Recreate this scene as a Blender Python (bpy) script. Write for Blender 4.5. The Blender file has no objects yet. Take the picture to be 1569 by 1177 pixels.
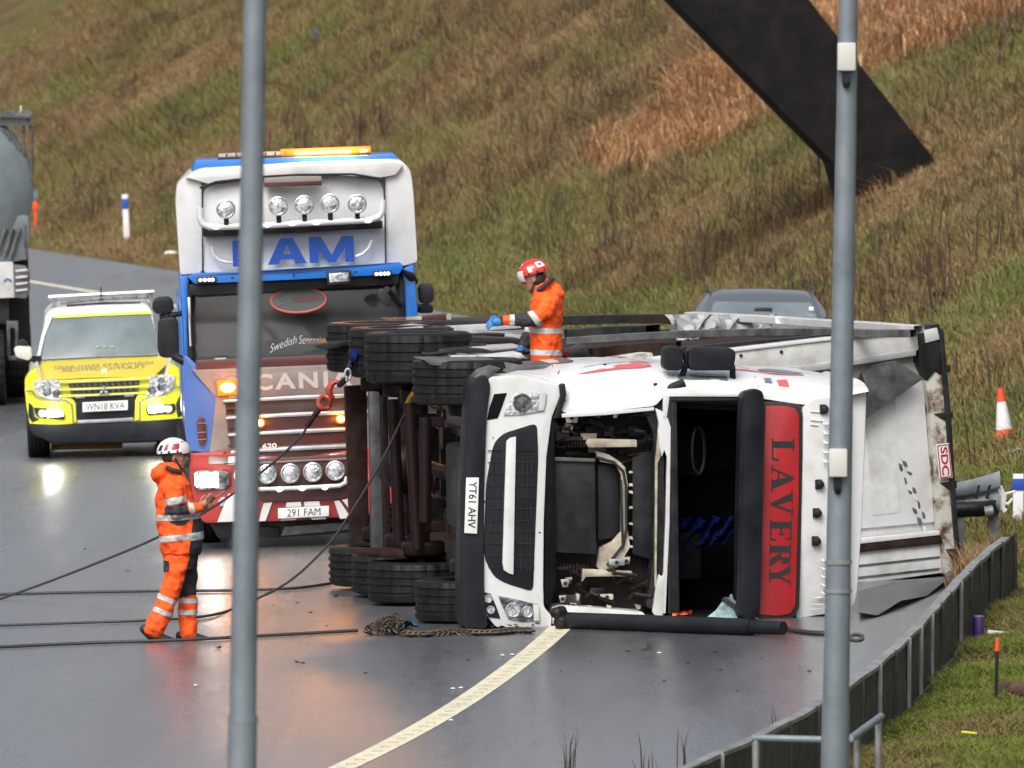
import bpy, bmesh, math, random
import numpy as np
from mathutils import Vector, Matrix, Euler
R = random.Random(7)
NR = np.random.RandomState(11)
scene = bpy.context.scene
COL = scene.collection
# ------------------------------------------------------------------ camera, world, sun, exposure
F = 17433.0                                   # focal length in photo pixels (400 mm lens on a 36 mm sensor)
CAMZ = 6.2
PITCH = math.atan(684.5 / F)
cam = bpy.data.cameras.new('camera')
cam.lens = 36.0 * F / 1569.0
cam.sensor_width = 36.0
cam.clip_start, cam.clip_end = 1.0, 5000.0
cam.dof.use_dof = True
cam.dof.focus_distance = 100.0
cam.dof.aperture_fstop = 8.0
camo = bpy.data.objects.new('camera', cam)
camo.location = (0, 0, CAMZ)
camo.rotation_euler = (math.pi / 2 - PITCH, 0, 0)
COL.objects.link(camo)
scene.camera = camo

world = bpy.data.worlds.new('World')
scene.world = world
world.use_nodes = True
wn, wl = world.node_tree.nodes, world.node_tree.links
wn.clear()
sky = wn.new('ShaderNodeTexSky')
sky.sky_type = 'NISHITA'
sky.sun_disc = False
SUN_EL, SUN_ROT = math.radians(48), math.radians(200)
sky.sun_elevation, sky.sun_rotation = SUN_EL, SUN_ROT
sky.air_density, sky.dust_density, sky.ozone_density = 1.0, 7.0, 1.0
hs = wn.new('ShaderNodeHueSaturation')
hs.inputs['Saturation'].default_value = 0.38
bg = wn.new('ShaderNodeBackground')
bg.inputs['Strength'].default_value = 0.085
wo = wn.new('ShaderNodeOutputWorld')
wl.new(sky.outputs[0], hs.inputs['Color'])
wl.new(hs.outputs[0], bg.inputs['Color'])
wl.new(bg.outputs[0], wo.inputs['Surface'])
sun = bpy.data.lights.new('sun', 'SUN')
sun.energy = 0.75
sun.angle = math.radians(30)
sun.color = (1.0, 0.97, 0.93)
suno = bpy.data.objects.new('sun', sun)
sd = Vector((math.sin(SUN_ROT) * math.cos(SUN_EL), math.cos(SUN_ROT) * math.cos(SUN_EL), math.sin(SUN_EL)))
suno.rotation_euler = sd.to_track_quat('Z', 'Y').to_euler()
suno.location = (0, 60, 60)
COL.objects.link(suno)
scene.view_settings.view_transform = 'Standard'
scene.view_settings.look = 'None'
scene.view_settings.gamma = 1.0
scene.view_settings.use_curve_mapping = False
scene.view_settings.exposure = 1.08
scene.render.engine = 'CYCLES'
scene.cycles.use_denoising = True
scene.cycles.max_bounces = 6
scene.cycles.sample_clamp_indirect = 6.0
scene.cycles.caustics_reflective = False
scene.cycles.caustics_refractive = False

# ------------------------------------------------------------------ measuring helpers
def ray(u, v):
    up = -(v - 588.5) / F
    c, s = math.cos(PITCH), math.sin(PITCH)
    return Vector(((u - 784.5) / F, c + s * up, -s + c * up))
CAM = Vector((0, 0, CAMZ))
def P(u, v, d):
    r = ray(u, v)
    return CAM + r * (d / r.y)
_EY = np.array([20, 40, 60, 75, 85, 95, 103, 118, 132, 150, 180, 207, 215, 234, 270, 320, 400.])
_EX = np.array([-7.4, -4.2, -1.2, .95, 2.6, 3.72, 4.3, 4.5, 4.1, 2.9, -.1, -4.9, -6.4, -9.9, -17.5, -30, -54.])
def _spline():
    n = len(_EY); h = np.diff(_EY); A = np.zeros((n, n)); b = np.zeros(n)
    A[0, 0] = A[-1, -1] = 1
    for i in range(1, n - 1):
        A[i, i - 1], A[i, i], A[i, i + 1] = h[i - 1], 2 * (h[i - 1] + h[i]), h[i]
        b[i] = 3 * ((_EX[i + 1] - _EX[i]) / h[i] - (_EX[i] - _EX[i - 1]) / h[i - 1])
    return h, np.linalg.solve(A, b)
_h, _c = _spline()
def E(y):
    y = np.asarray(y, float)
    i = np.clip(np.searchsorted(_EY, y) - 1, 0, len(_h) - 1)
    t = y - _EY[i]
    b = (_EX[i + 1] - _EX[i]) / _h[i] - _h[i] * (2 * _c[i] + _c[i + 1]) / 3
    d = (_c[i + 1] - _c[i]) / (3 * _h[i])
    return _EX[i] + b * t + _c[i] * t * t + d * t ** 3
_tab = NR.rand(256, 256)
def vnoise(x, y):
    xi, yi = np.floor(x).astype(int), np.floor(y).astype(int)
    fx, fy = x - xi, y - yi
    fx, fy = fx * fx * (3 - 2 * fx), fy * fy * (3 - 2 * fy)
    g = lambda a, b: _tab[a % 256, b % 256]
    return (g(xi, yi) * (1 - fx) + g(xi + 1, yi) * fx) * (1 - fy) + (g(xi, yi + 1) * (1 - fx) + g(xi + 1, yi + 1) * fx) * fy
def fbm(x, y, o=4):
    a, t, n = 1.0, 0.0, 0.0
    for k in range(o):
        t = t + a * vnoise(x * 2 ** k + 17.3 * k, y * 2 ** k + 9.1 * k); n += a; a *= .5
    return t / n
K = 0.03
def road_z(x):
    return K * (np.clip(x, -16, 9) + 3)
def ground(x, y):
    x, y = np.asarray(x, float), np.asarray(y, float)
    s = x - E(y)
    s0 = 1.6 + 2.5 * np.clip((128 - y) / 20, 0, 1)
    q = s - s0
    rise = 0.56 * (np.sqrt(q * q + 1.2) + q) / 2
    rise = np.where(s < 0, 0, rise - 0.56 * (np.sqrt(s0 * s0 + 1.2) - s0) / 2 * np.clip(1 - s / 3, 0, 1))
    rise = np.maximum(rise, 0)
    rise = np.where(rise > 7, 7 + .06 * (rise - 7), rise)
    rise = rise * np.clip((y - 72) / 40, 0, 1)
    m = np.clip((s - .15) / 1.6, 0, 1)
    bump = m * (0.16 * (fbm(x * .8 + y * .1, y * .45) - .5) + 0.22 * (fbm(x * .25, y * .2 + 40, 3) - .5) + .07 * (fbm(x * 2.3, y * 1.7, 2) - .5))
    return road_z(x) + rise + bump * np.clip(.25 + rise, 0, 1.3)
def G(u, v):
    r = ray(u, v)
    ds = np.linspace(40, 420, 7601)
    x, z = r.x / r.y * ds, CAMZ + r.z / r.y * ds
    b = np.nonzero(z <= ground(x, ds))[0]
    d = ds[b[0]] if len(b) else 420.
    return Vector((r.x / r.y * d, d, float(ground(r.x / r.y * d, d))))

# ------------------------------------------------------------------ materials
def mat(name, col, rough=.5, metal=0., col2=None, nscale=6., bump=0., bscale=60., spec=.5, coat=0., emit=None, estr=0., rvar=0., contrast=(.38, .66), alpha=None, trans=0.):
    m = bpy.data.materials.new(name); m.use_nodes = True
    n, l = m.node_tree.nodes, m.node_tree.links
    b = n['Principled BSDF']
    b.inputs['Base Color'].default_value = (*col, 1)
    b.inputs['Roughness'].default_value = rough
    b.inputs['Metallic'].default_value = metal
    b.inputs['Specular IOR Level'].default_value = spec
    b.inputs['Coat Weight'].default_value = coat
    b.inputs['Coat Roughness'].default_value = .08
    b.inputs['Transmission Weight'].default_value = trans
    if emit:
        b.inputs['Emission Color'].default_value = (*emit, 1)
        b.inputs['Emission Strength'].default_value = estr
    if col2 or bump or rvar:
        tc = n.new('ShaderNodeTexCoord')
        no = n.new('ShaderNodeTexNoise'); no.inputs['Scale'].default_value = nscale; no.inputs['Detail'].default_value = 8; no.inputs['Roughness'].default_value = .62
        l.new(tc.outputs['Object'], no.inputs['Vector'])
    if col2:
        rp = n.new('ShaderNodeValToRGB')
        rp.color_ramp.elements[0].position, rp.color_ramp.elements[1].position = contrast
        rp.color_ramp.elements[0].color, rp.color_ramp.elements[1].color = (*col, 1), (*col2, 1)
        l.new(no.outputs['Fac'], rp.inputs[0]); l.new(rp.outputs[0], b.inputs['Base Color'])
    if rvar:
        mr = n.new('ShaderNodeMapRange'); mr.inputs[1].default_value, mr.inputs[2].default_value = .35, .65
        mr.inputs[3].default_value, mr.inputs[4].default_value = max(.03, rough - rvar), min(1, rough + rvar)
        l.new(no.outputs['Fac'], mr.inputs[0]); l.new(mr.outputs[0], b.inputs['Roughness'])
    if bump:
        n2 = n.new('ShaderNodeTexNoise'); n2.inputs['Scale'].default_value = bscale; n2.inputs['Detail'].default_value = 4
        bp = n.new('ShaderNodeBump'); bp.inputs['Strength'].default_value = bump; bp.inputs['Distance'].default_value = .02
        l.new(tc.outputs['Object'], n2.inputs['Vector']); l.new(n2.outputs['Fac'], bp.inputs['Height']); l.new(bp.outputs[0], b.inputs['Normal'])
    return m
M = {}
M['white'] = mat('white_paint', (.62, .63, .64), .32, col2=(.46, .455, .43), nscale=2.3, coat=.35, rvar=.12, contrast=(.47, .8))
M['cabwhite'] = mat('cab_white_paint', (.61, .625, .63), .34, col2=(.43, .42, .385), nscale=2.6, coat=.3, contrast=(.5, .8), rvar=.1)
M['greyed'] = mat('dirty_white_paint', (.62, .63, .63), .45, col2=(.42, .42, .40), nscale=3.5, rvar=.15)
M['beige'] = mat('primer_beige', (.50, .46, .37), .5, col2=(.24, .19, .13), nscale=7)
M['rust'] = mat('rusty_white', (.50, .49, .44), .55, col2=(.09, .035, .015), nscale=4.5, contrast=(.47, .6), bump=.2)
M['rustdark'] = mat('rusted_steel', (.017, .007, .006), .65, spec=.15, col2=(.04, .025, .022), nscale=6, bump=.3)
M['axle'] = mat('red_oxide_steel', (.016, .0065, .006), .5, spec=.2, col2=(.005, .004, .004), nscale=7, rvar=.15)
M['black'] = mat('black_plastic', (.008, .009, .011), .45, spec=.28, col2=(.024, .025, .028), nscale=5, rvar=.1)
M['bumper'] = mat('grey_black_plastic', (.008, .010, .014), .5, spec=.2, col2=(.017, .019, .022), nscale=3, rvar=.1)
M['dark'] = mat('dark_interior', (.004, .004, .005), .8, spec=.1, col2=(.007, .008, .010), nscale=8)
M['grease'] = mat('greasy_black_steel', (.007, .0065, .0065), .5, spec=.25, col2=(.028, .020, .017), nscale=9, bump=.3, bscale=25)
M['tyre'] = mat('wet_rubber', (.006, .006, .007), .5, spec=.25, col2=(.014, .0135, .013), nscale=9, rvar=.15, bump=.15)
M['red'] = mat('red_panel', (.36, .010, .015), .34, col2=(.29, .010, .014), nscale=3, coat=.3)
M['redstripe'] = mat('red_stripe', (.55, .10, .10), .35)
M['greystripe'] = mat('grey_stripe', (.13, .15, .18), .35)
M['chrome'] = mat('chrome', (.75, .76, .78), .16, metal=1.)
M['alu'] = mat('aluminium', (.55, .56, .58), .38, metal=.9, col2=(.40, .40, .42), nscale=6)
M['lens'] = mat('lamp_reflector', (.80, .82, .85), .12, metal=.6, col2=(.30, .32, .36), nscale=28, contrast=(.4, .6), bump=.5, bscale=30)
M['lensdark'] = mat('lamp_reflector_dim', (.34, .36, .39), .12, metal=.6, col2=(.06, .065, .07), nscale=14, contrast=(.4, .6))
M['glass'] = mat('dark_windscreen', (.055, .06, .065), .06, spec=.6, coat=.5)
M['glassgrey'] = mat('grey_windscreen', (.15, .19, .21), .12, spec=.6, coat=.5, col2=(.10, .13, .14), nscale=2)
M['shard'] = mat('crazed_glass', (.42, .60, .62), .12, col2=(.15, .24, .26), nscale=9, coat=.5, bump=.5, bscale=30)
M['blue'] = mat('bright_blue_paint', (.016, .17, .62), .28, coat=.4, col2=(.02, .14, .5), nscale=3)
M['blueletter'] = mat('deep_blue_vinyl', (.010, .065, .33), .35)
M['slate'] = mat('purple_blue_paint', (.055, .14, .46), .3, coat=.4, col2=(.065, .13, .38), nscale=2)
M['maroon'] = mat('dark_red_paint', (.085, .022, .019), .35, coat=.3, col2=(.05, .017, .016), nscale=4)
M['silverred'] = mat('silver_front_panel', (.235, .205, .195), .4, coat=.2, col2=(.17, .14, .13), nscale=3)
M['brightred'] = mat('red_paint', (.36, .025, .022), .32, coat=.3, col2=(.27, .024, .024), nscale=4)
M['plate'] = mat('number_plate_white', (.72, .73, .72), .35)
M['ink'] = mat('black_ink', (.012, .012, .014), .45)
M['greyink'] = mat('grey_vinyl', (.20, .20, .20), .45)
M['silvertext'] = mat('silver_letters', (.55, .50, .50), .3, metal=.3)
M['orangeon'] = mat('amber_lamp_lit', (1, .35, .02), .4, emit=(1, .50, .08), estr=24)
M['beaconon'] = mat('amber_beacon_lit', (1, .4, .05), .4, emit=(1, .48, .09), estr=20)
M['amberfringe'] = mat('amber_glare_fringe', (.4, .05, .0), .4, emit=(1, .13, .0), estr=1.3)  # glowing shells imitate the orange glare fringe around lit amber lamps
M['beaconoff'] = mat('clear_beacon', (.42, .38, .34), .25, col2=(.25, .2, .17), nscale=9)
M['headon'] = mat('headlamp_lit', (1, 1, 1), .3, emit=(1, .92, .78), estr=10)
M['ledon'] = mat('white_led_lit', (1, 1, 1), .3, emit=(1, .98, .95), estr=3)
M['yellow'] = mat('fluorescent_yellow', (.72, .74, .02), .35, coat=.3, col2=(.66, .66, .03), nscale=2)
M['amberhood'] = mat('amber_yellow_vinyl', (.78, .56, .02), .33, coat=.3, col2=(.74, .62, .03), nscale=2)
M['orange'] = mat('orange_hi_vis_cloth', (1.0, .115, .008), .75, col2=(.86, .085, .006), nscale=9, bump=.5, bscale=14)
M['reflect'] = mat('silver_reflective_tape', (.52, .53, .53), .4, col2=(.42, .43, .43), nscale=20, bump=.2)
M['navy'] = mat('dark_navy_cloth', (.022, .020, .028), .75, bump=.4, bscale=16)
M['skin'] = mat('skin', (.42, .21, .145), .55, col2=(.36, .16, .11), nscale=14)
M['helmw'] = mat('white_helmet_shell', (.78, .78, .78), .25, coat=.4)
M['helmr'] = mat('red_helmet_shell', (.55, .025, .018), .25, coat=.4)
M['visor'] = mat('clear_visor', (.62, .60, .58), .12, spec=.6)
M['glove'] = mat('blue_glove', (.02, .16, .42), .6, bump=.3, bscale=30)
M['boot'] = mat('black_boot', (.016, .014, .014), .5)
M['hair'] = mat('dark_hair', (.02, .014, .012), .6)
M['galv'] = mat('galvanised_steel', (.20, .235, .27), .52, metal=.25, col2=(.13, .155, .18), nscale=3, rvar=.1, bump=.15, bscale=9)
M['galvdark'] = mat('weathered_galvanised', (.27, .28, .285), .5, metal=.2, col2=(.13, .13, .135), nscale=5)
M['boxgrey'] = mat('pale_grey_plastic', (.52, .52, .50), .5)
M['plank'] = mat('weathered_dark_board', (.030, .030, .029), .7, col2=(.010, .012, .011), nscale=3.5, bump=.35, bscale=18, rvar=.15)
M['plank2'] = mat('weathered_board_grey', (.045, .044, .041), .7, col2=(.016, .018, .016), nscale=4.5, bump=.35, bscale=18)
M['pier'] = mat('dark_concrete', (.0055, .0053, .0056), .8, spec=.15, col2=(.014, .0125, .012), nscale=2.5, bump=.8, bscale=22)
M['cable'] = mat('black_rope', (.03, .028, .03), .6)
M['hookred'] = mat('red_hook_paint', (.42, .05, .03), .4, col2=(.22, .03, .02), nscale=20)
M['bluecloth'] = mat('blue_sheet', (.003, .010, .075), .7, spec=.12, bump=.4, bscale=12)
M['chain'] = mat('rusty_chain', (.06, .045, .035), .55, metal=.4)
M['conered'] = mat('cone_orange_red', (.85, .07, .02), .45)
M['conewhite'] = mat('cone_white_sleeve', (.66, .68, .72), .4)
M['postblue'] = mat('marker_blue', (.02, .07, .36), .4)
M['postwhite'] = mat('marker_white', (.70, .71, .72), .45)
M['purple'] = mat('purple_tin', (.06, .02, .16), .4)
M['log'] = mat('brown_bark', (.10, .05, .032), .8, col2=(.04, .022, .016), nscale=9, bump=.5)
M['tank'] = mat('blue_grey_tank', (.20, .24, .26), .35, metal=.3, col2=(.15, .17, .18), nscale=3, rvar=.1)
M['yellowboard'] = mat('amber_board', (.70, .38, .02), .5)
M['sheet'] = mat('torn_grey_sheet', (.40, .41, .42), .5, col2=(.28, .29, .30), nscale=5)
M['steelgrey'] = mat('dull_grey_steel', (.13, .135, .14), .45, metal=.2, col2=(.04, .04, .04), nscale=5, rvar=.12)

# ------------------------------------------------------------------ mesh builder
class MB:
    def __init__(s): s.v, s.f, s.m = [], [], []
    def add(s, vs, fs, mi=0):
        o = len(s.v); s.v += [tuple(p) for p in vs]; s.f += [tuple(i + o for i in f) for f in fs]; s.m += [mi] * len(fs); return s
    def box(s, c, d, rot=None, mi=0):
        vs = [Vector((x * d[0] / 2, y * d[1] / 2, z * d[2] / 2)) for x in (-1, 1) for y in (-1, 1) for z in (-1, 1)]
        if rot is not None:
            q = Euler(rot).to_matrix() if not isinstance(rot, Matrix) else rot
            vs = [q @ p for p in vs]
        return s.add([p + Vector(c) for p in vs], [(0, 1, 3, 2), (4, 6, 7, 5), (0, 4, 5, 1), (2, 3, 7, 6), (0, 2, 6, 4), (1, 5, 7, 3)], mi)
    def prism(s, poly, y0, y1, mi=0, inset=None):
        # polygon in (X, Z), front at y0 (smaller y = nearer), back at y1
        a = sum(poly[i][0] * poly[(i + 1) % len(poly)][1] - poly[(i + 1) % len(poly)][0] * poly[i][1] for i in range(len(poly)))
        if a < 0: poly = poly[::-1]
        n = len(poly)
        yy0 = y0 if callable(y0) else (lambda x, z: y0)
        yy1 = y1 if callable(y1) else (lambda x, z: y1)
        vs = [(x, yy0(x, z), z) for x, z in poly] + [(x, yy1(x, z), z) for x, z in poly]
        fs = [tuple(range(n)), tuple(range(2 * n - 1, n - 1, -1))] + [(i, i + n, (i + 1) % n + n, (i + 1) % n) for i in range(n)]
        return s.add(vs, fs, mi)
    def tube(s, pts, r, n=8, mi=0, cap=True):
        pts = [Vector(p) for p in pts]; rs = r if isinstance(r, (list, tuple)) else [r] * len(pts)
        rings, up = [], None
        for i, p in enumerate(pts):
            t = (pts[min(i + 1, len(pts) - 1)] - pts[max(i - 1, 0)]).normalized()
            if up is None:
                up = t.orthogonal().normalized()
            up = (up - t * up.dot(t)).normalized(); w = t.cross(up)
            rings.append([p + (up * math.cos(a) + w * math.sin(a)) * rs[i] for a in (2 * math.pi * k / n for k in range(n))])
        vs = [q for g in rings for q in g]
        fs = [(i * n + k, i * n + (k + 1) % n, (i + 1) * n + (k + 1) % n, (i + 1) * n + k) for i in range(len(pts) - 1) for k in range(n)]
        if cap: fs += [tuple(range(n - 1, -1, -1)), tuple((len(pts) - 1) * n + k for k in range(n))]
        return s.add(vs, fs, mi)
    def lathe(s, prof, o=(0, 0, 0), ax=(0, 0, 1), n=24, mi=0, cap=True):
        # prof: (radius, along)
        ax = Vector(ax).normalized(); u = ax.orthogonal().normalized(); w = ax.cross(u); o = Vector(o)
        vs = [o + ax * a + (u * math.cos(t) + w * math.sin(t)) * r for r, a in prof for t in (2 * math.pi * k / n for k in range(n))]
        fs = [(i * n + k, i * n + (k + 1) % n, (i + 1) * n + (k + 1) % n, (i + 1) * n + k) for i in range(len(prof) - 1) for k in range(n)]
        if cap and prof[0][0] > 1e-6: fs.append(tuple(range(n - 1, -1, -1)))
        if cap and prof[-1][0] > 1e-6: fs.append(tuple((len(prof) - 1) * n + k for k in range(n)))
        return s.add(vs, fs, mi)
    def grid(s, rows, mi=0, close=False):
        nr, nc = len(rows), len(rows[0])
        vs = [p for r in rows for p in r]
        fs = [(i * nc + j, i * nc + (j + 1) % nc, (i + 1) * nc + (j + 1) % nc, (i + 1) * nc + j) for i in range(nr - 1) for j in range(nc if close else nc - 1)]
        return s.add(vs, fs, mi)
    def ell(s, c, r, n=16, m=10, rot=None, mi=0):
        q = Euler(rot).to_matrix() if rot else Matrix.Identity(3)
        rows = [[Vector(c) + q @ Vector((r[0] * math.sin(a) * math.cos(b), r[1] * math.sin(a) * math.sin(b), r[2] * math.cos(a))) for b in (2 * math.pi * k / n for k in range(n))] for a in (math.pi * (i + .02) / (m + .04) for i in range(m + 1))]
        s.grid(rows, mi, True)
        o = len(s.v) - n * (m + 1)
        s.f += [tuple(o + k for k in range(n)), tuple(o + n * m + k for k in range(n - 1, -1, -1))]; s.m += [mi, mi]
        return s
    def build(s, name, mats, parent=None, bevel=0., seg=2, smooth=True, ang=38, weld=True):
        me = bpy.data.meshes.new(name)
        me.from_pydata(s.v, [], s.f)
        mats = mats if isinstance(mats, (list, tuple)) else [mats]
        for x in mats: me.materials.append(x)
        me.polygons.foreach_set('material_index', s.m)
        bm = bmesh.new(); bm.from_mesh(me)
        if weld: bmesh.ops.remove_doubles(bm, verts=bm.verts, dist=1e-5)
        bmesh.ops.recalc_face_normals(bm, faces=bm.faces)
        if bevel:
            ed = [e for e in bm.edges if len(e.link_faces) == 2 and e.calc_face_angle(0) > math.radians(28)]
            bmesh.ops.bevel(bm, geom=ed, offset=bevel, segments=seg, affect='EDGES', profile=.6, clamp_overlap=True)
        bm.to_mesh(me); bm.free()
        if smooth:
            me.polygons.foreach_set('use_smooth', [True] * len(me.polygons))
            me.set_sharp_from_angle(angle=math.radians(ang))
        o = bpy.data.objects.new(name, me)
        COL.objects.link(o)
        if parent: o.parent = parent
        return o
def tag(o, label=None, cat=None, group=None, kind=None):
    if label: o['label'] = label
    if cat: o['category'] = cat
    if group: o['group'] = group
    if kind: o['kind'] = kind
    return o
def empty(name, loc, rot=(0, 0, 0), label=None, cat=None, group=None):
    o = bpy.data.objects.new(name, None); COL.objects.link(o)
    o.empty_display_size = .2
    o.location, o.rotation_euler = loc, rot
    return tag(o, label, cat, group)
class Frame:
    """local frame of a thing: X to the right, Y away from the camera, Z up; q() measures the photo on a local plane Y = y"""
    def __init__(s, loc, rot):
        s.loc, s.rot = Vector(loc), rot
        s.M = Matrix.Translation(s.loc) @ Euler(rot).to_matrix().to_4x4(); s.I = s.M.inverted()
        s.o = s.I @ CAM
    def q(s, u, v, y=0.):
        d = s.I.to_3x3() @ ray(u, v); t = (y - s.o.y) / d.y
        p = s.o + d * t; return (p.x, p.z)
    def q3(s, u, v, y=0.):
        a = s.q(u, v, y); return Vector((a[0], y, a[1]))
    def qz(s, u, v, z):
        d = s.I.to_3x3() @ ray(u, v); t = (z - s.o.z) / d.z
        return s.o + d * t
    def poly(s, pts, y=0.): return [s.q(u, v, y) for u, v in pts]
    def loc3(s, w): return s.I @ Vector(w)
def rnd_poly(p, r=.03, n=4):
    """round the corners of an (X, Z) polygon"""
    out = []
    for i in range(len(p)):
        a, b, c = Vector(p[i - 1]), Vector(p[i]), Vector(p[(i + 1) % len(p)])
        d1, d2 = (a - b), (c - b); k = min(r, d1.length * .45, d2.length * .45)
        s, e = b + d1.normalized() * k, b + d2.normalized() * k
        for j in range(n + 1):
            t = j / n; q = s * (1 - t) ** 2 + b * 2 * t * (1 - t) + e * t * t; out.append((q.x, q.y))
    return out
def ellipse(c, rx, rz, n=28): return [(c[0] + rx * math.cos(2 * math.pi * k / n), c[1] + rz * math.sin(2 * math.pi * k / n)) for k in range(n)]
def part(name, fr, pts, y0, y1, m, parent, bevel=0., r=0., yq=None, label=None):
    p = fr.poly(pts, yq if yq is not None else (y0 if not callable(y0) else 0))
    if r: p = rnd_poly(p, r)
    o = MB().prism(p, y0, y1).build(name, m, parent, bevel)
    if label: o['label'] = label
    return o
def text_geo(t, bold=0., shear=0., space=1.):
    c = bpy.data.curves.new('t', 'FONT'); c.body = t; c.offset = bold; c.shear = shear; c.resolution_u = 3; c.space_character = space
    o = bpy.data.objects.new('t', c); COL.objects.link(o)
    dg = bpy.context.evaluated_depsgraph_get(); me = o.evaluated_get(dg).to_mesh()
    vs = [(p.co.x, p.co.y) for p in me.vertices]; fs = [tuple(f.vertices) for f in me.polygons]
    o.evaluated_get(dg).to_mesh_clear(); bpy.data.objects.remove(o); bpy.data.curves.remove(c)
    return vs, fs
def lettering(name, t, org, ex, ez, m, parent, bold=0., shear=0., mirror=False, space=1., arc=0.):
    """fit text into the box org + [0,1]*ex (reading direction) + [0,1]*ez (up); 3D vectors"""
    vs, fs = text_geo(t, bold, shear, space)
    xs, ys = [p[0] for p in vs], [p[1] for p in vs]
    x0, x1, y0, y1 = min(xs), max(xs), min(ys), max(ys)
    org, ex, ez = Vector(org), Vector(ex), Vector(ez)
    out = []
    for x, y in vs:
        a, b = (x - x0) / (x1 - x0), (y - y0) / (y1 - y0)
        if mirror: a = 1 - a
        out.append(org + ex * a + ez * (b + arc * math.sin(math.pi * a)))
    return MB().add(out, fs).build(name, m, parent, smooth=False)
def strokes(name, polys, org, ex, ez, m, parent, out=Vector((0, -1, 0))):
    b = MB()
    for k, p in enumerate(polys):
        q = [Vector(org) + Vector(ex) * x + Vector(ez) * z + out * (.0004 * k) for x, z in p]
        b.add(q, [tuple(range(len(q)))])
    return b.build(name, m, parent, smooth=False, weld=False)
SERIF = {
 'L': [[(.12, 0), (.42, 0), (.42, 1), (.12, 1)], [(0, .94), (.55, .94), (.55, 1), (0, 1)], [(0, 0), (.95, 0), (.95, .07), (0, .07)], [(.84, 0), (.95, 0), (1, .34), (.95, .34)]],
 'A': [[(.10, 0), (.18, 0), (.52, .92), (.46, 1)], [(.58, 0), (.90, 0), (.56, 1), (.42, 1)], [(.25, .30), (.72, .30), (.72, .37), (.25, .37)], [(0, 0), (.32, 0), (.32, .06), (0, .06)], [(.5, 0), (1, 0), (1, .06), (.5, .06)]],
 'V': [[(.10, 1), (.40, 1), (.62, .12), (.50, 0)], [(.80, 1), (.88, 1), (.58, 0), (.48, 0)], [(0, .94), (.5, .94), (.5, 1), (0, 1)], [(.68, .94), (1, .94), (1, 1), (.68, 1)]],
 'E': [[(.12, 0), (.42, 0), (.42, 1), (.12, 1)], [(0, .93), (.92, .93), (.92, 1), (0, 1)], [(0, 0), (.95, 0), (.95, .07), (0, .07)], [(.3, .47), (.72, .47), (.72, .54), (.3, .54)], [(.66, .36), (.72, .36), (.72, .66), (.66, .66)], [(.84, 0), (.95, 0), (1, .30), (.95, .30)], [(.82, 1), (.92, 1), (.92, .72), (.87, .72)]],
 'R': [[(.12, 0), (.40, 0), (.40, 1), (.12, 1)], [(0, .93), (.62, .93), (.62, 1), (0, 1)], [(.3, .47), (.62, .47), (.62, .54), (.3, .54)], [(.55, .47), (.72, .50), (.86, .62), (.86, .86), (.72, .97), (.55, 1), (.60, .88), (.60, .60)], [(.42, .5), (.66, .5), (1, 0), (.70, 0)], [(0, 0), (.52, 0), (.52, .06), (0, .06)]],
 'Y': [[(.08, 1), (.38, 1), (.62, .45), (.40, .45)], [(.78, 1), (.88, 1), (.60, .42), (.48, .45)], [(.38, 0), (.64, 0), (.64, .5), (.38, .5)], [(0, .94), (.46, .94), (.46, 1), (0, 1)], [(.66, .94), (1, .94), (1, 1), (.66, 1)], [(.22, 0), (.8, 0), (.8, .06), (.22, .06)]]}
BLOCK = {
 'F': [[(0, 0), (.34, 0), (.34, 1), (0, 1)], [(0, .76), (1, .76), (1, 1), (0, 1)], [(0, .40), (.86, .40), (.86, .62), (0, .62)]],
 'A': [[(0, 0), (.28, 0), (.58, 1), (.34, 1)], [(.72, 0), (1, 0), (.66, 1), (.42, 1)], [(.2, .18), (.8, .18), (.74, .38), (.26, .38)]],
 'M': [[(0, 0), (.20, 0), (.20, 1), (0, 1)], [(.80, 0), (1, 0), (1, 1), (.80, 1)], [(0, 1), (.26, 1), (.60, 0), (.42, 0)], [(1, 1), (.74, 1), (.40, 0), (.58, 0)]]}
def wheel(parent, c, ax, r, w, rim_r, rim_mat, n=36, out=1):
    """tyre with tread grooves, rim as its child; out: side of the axis that shows the rim"""
    k = w / 2
    prof = [(rim_r, -k * .9), (rim_r + .03, -k), (r * .90, -k), (r * .975, -k * .92)]
    for g in (-.55, -.18, .18, .55):
        prof += [(r, k * (g - .10)), (r - .014, k * (g - .07)), (r - .014, k * (g + .07)), (r, k * (g + .10))]
    prof += [(r * .975, k * .92), (r * .90, k), (rim_r + .03, k), (rim_r, k * .9)]
    n = 72 if r > .45 else n
    b = MB().lathe(prof, c, ax, n, cap=False)
    a_, c_ = Vector(ax).normalized(), Vector(c)
    for i, p in enumerate(b.v):
        d = Vector(p) - c_; h = d.dot(a_); e = d - a_ * h
        if n == 72 and e.length > r * .97 and (i % n) % 3 == 0: b.v[i] = tuple(c_ + a_ * h + e * .978)
    t = b.build('tyre', M['tyre'], parent, ang=20)
    o = out
    rp = [(rim_r, k * .86 * o), (rim_r - .02, k * .88 * o), (rim_r - .05, k * .6 * o), (rim_r * .62, k * .30 * o), (rim_r * .45, k * .30 * o), (rim_r * .42, k * .8 * o), (rim_r * .2, k * .85 * o), (0.0, k * .85 * o)]
    MB().lathe(rp, c, ax, 24, cap=False).build('rim', rim_mat, t)
    return t
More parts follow.
